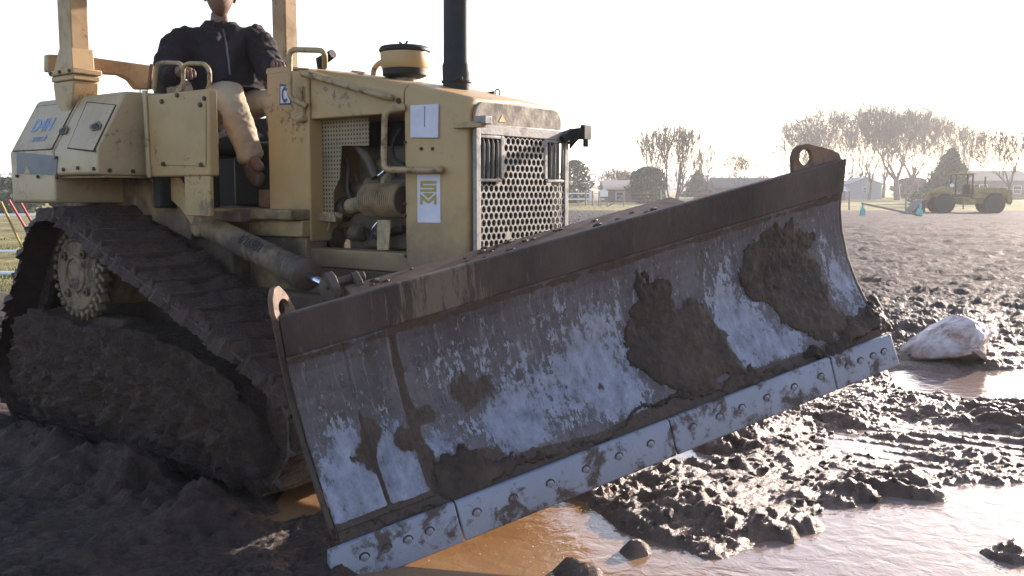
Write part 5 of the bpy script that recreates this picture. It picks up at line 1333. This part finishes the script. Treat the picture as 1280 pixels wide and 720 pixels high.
# ---- white sack ------------------------------------------------------
M['sack'] = surf('muddy_sack', (.60, .50, .48), dirt=(.27, .155, .12), dscale=3.2, d0=.46, d1=.60, grime=(.0, .35, (.16, .09, .065)), rough=.6, vary=.08, bstr=.5, bscale=7)
def sack():
    Yc = gpt(1190, 452).y; 
    def sp_(px, py, dy=0): d = ray(px, py); t = (Yc+dy)/d.y; return Vector((d.x*t, d.y*t, CAMH+d.z*t))
    out = [(1132,446),(1146,430),(1165,415),(1185,403),(1205,392),(1222,398),(1238,406),(1245,414),(1240,425),(1232,437),(1224,452),(1205,455),(1185,452),(1160,450)]
    c = sp_(1196, 430); bm = bmesh.new(); K = len(out); rings = []
    for (f, dy) in ((1.0, .12), (.95, -.06), (.74, -.16), (.38, -.27), (.08, -.32)):
        ring = []
        for i, (x, y) in enumerate(out):
            p = sp_(x, y, 0); q = c+(p-c)*f; q.y = Yc+dy+(.13 if f < .99 else .0)*(-1 if i in (4, 5, 10, 0) else (.6 if i in (2, 7, 8, 12) else 0))*(1-abs(f-.6)); ring.append(bm.verts.new(q))
        rings.append(ring)
    for f, dy in ((.9, .3), (.5, .42)):
        ring = []
        for i, (x, y) in enumerate(out): p = sp_(x, y, 0); q = c+(p-c)*f; q.y = Yc+dy; ring.append(bm.verts.new(q))
        rings.insert(0, ring)
    for a, b_ in zip(rings, rings[1:]):
        for i in range(K): bm.faces.new((a[i], a[(i+1) % K], b_[(i+1) % K], b_[i]))
    bm.faces.new(rings[-1]); bm.faces.new(rings[0][::-1])
    bmesh.ops.recalc_face_normals(bm, faces=bm.faces)
    me = bpy.data.meshes.new('sack'); bm.to_mesh(me); bm.free()
    o = mk('sack', me, 'sack', None, 0, 50); s_ = o.modifiers.new('Subdivision', 'SUBSURF'); s_.subdivision_type = 'SIMPLE'; s_.levels = s_.render_levels = 4; sm_ = o.modifiers.new('Smooth', 'SMOOTH'); sm_.factor = .5; sm_.iterations = 2
    for cz_, st_ in ((.35, .045), (.12, .014)):
        tx = bpy.data.textures.new('creases', 'CLOUDS'); tx.noise_scale = cz_; tx.noise_depth = 2; tx.noise_type = 'HARD_NOISE'
        d = o.modifiers.new('Displace', 'DISPLACE'); d.texture = tx; d.strength = st_; d.mid_level = .6
    tag(o, 'crumpled white plastic sack smeared with mud lying by the blade end', 'sack')
sack()
# ================================================================== LIGHT, SKY, CAMERA
SAZ, SEL = 46.0, 17.0
w = bpy.data.worlds.new('World'); sc.world = w; w.use_nodes = True; nt = w.node_tree
bg = nt.nodes['Background']; sky = nt.nodes.new('ShaderNodeTexSky'); sky.sky_type = 'NISHITA'; sky.sun_disc = False
sky.sun_elevation = R(SEL); sky.sun_rotation = R(SAZ); sky.air_density = 1.0; sky.dust_density = 1.3; sky.ozone_density = 2.0; sky.altitude = 100
nt.links.new(sky.outputs[0], bg.inputs[0]); bg.inputs[1].default_value = .15
sd = Vector((math.sin(R(SAZ))*math.cos(R(SEL)), math.cos(R(SAZ))*math.cos(R(SEL)), math.sin(R(SEL))))
L = bpy.data.lights.new('sun', 'SUN'); L.energy = 5.0; L.angle = R(.6); L.color = (1, .93, .85)
lo = bpy.data.objects.new('sun', L); C.objects.link(lo); lo.rotation_euler = sd.to_track_quat('Z', 'Y').to_euler(); lo.location = (20, 20, 30)
cam = bpy.data.cameras.new('camera'); co_ = bpy.data.objects.new('camera', cam); C.objects.link(co_)
co_.location = (0, 0, CAMH); co_.rotation_euler = (PI/2-PIT, 0, 0); cam.sensor_width = 36; cam.lens = FPX/1280*36; cam.clip_end = 6000; cam.clip_start = .05
sc.camera = co_
sc.view_settings.view_transform = 'Standard'; sc.view_settings.look = 'None'; sc.view_settings.exposure = 1.55; sc.view_settings.gamma = 1
sc.view_settings.use_white_balance = True; sc.view_settings.white_balance_temperature = 7150; sc.view_settings.white_balance_tint = 17

hzm = bpy.data.materials.new('haze_air'); hzm.use_nodes = True; nt = hzm.node_tree; nt.nodes.remove(nt.nodes['Principled BSDF'])
pv = nt.nodes.new('ShaderNodeVolumePrincipled'); pv.inputs['Color'].default_value = (.9, .92, .95, 1); pv.inputs['Density'].default_value = .0007; pv.inputs['Anisotropy'].default_value = .35
nt.links.new(pv.outputs[0], nt.nodes['Material Output'].inputs['Volume'])
hb_ = MB().box(-1900, 1900, -80, 2700, -1.4, 34); me = bpy.data.meshes.new('haze'); hb_.bm.to_mesh(me); hb_.bm.free(); me.materials.append(hzm)
ho = bpy.data.objects.new('haze', me); C.objects.link(ho); tag(ho, 'thin pale haze filling the air over the field', 'haze', kind='stuff')
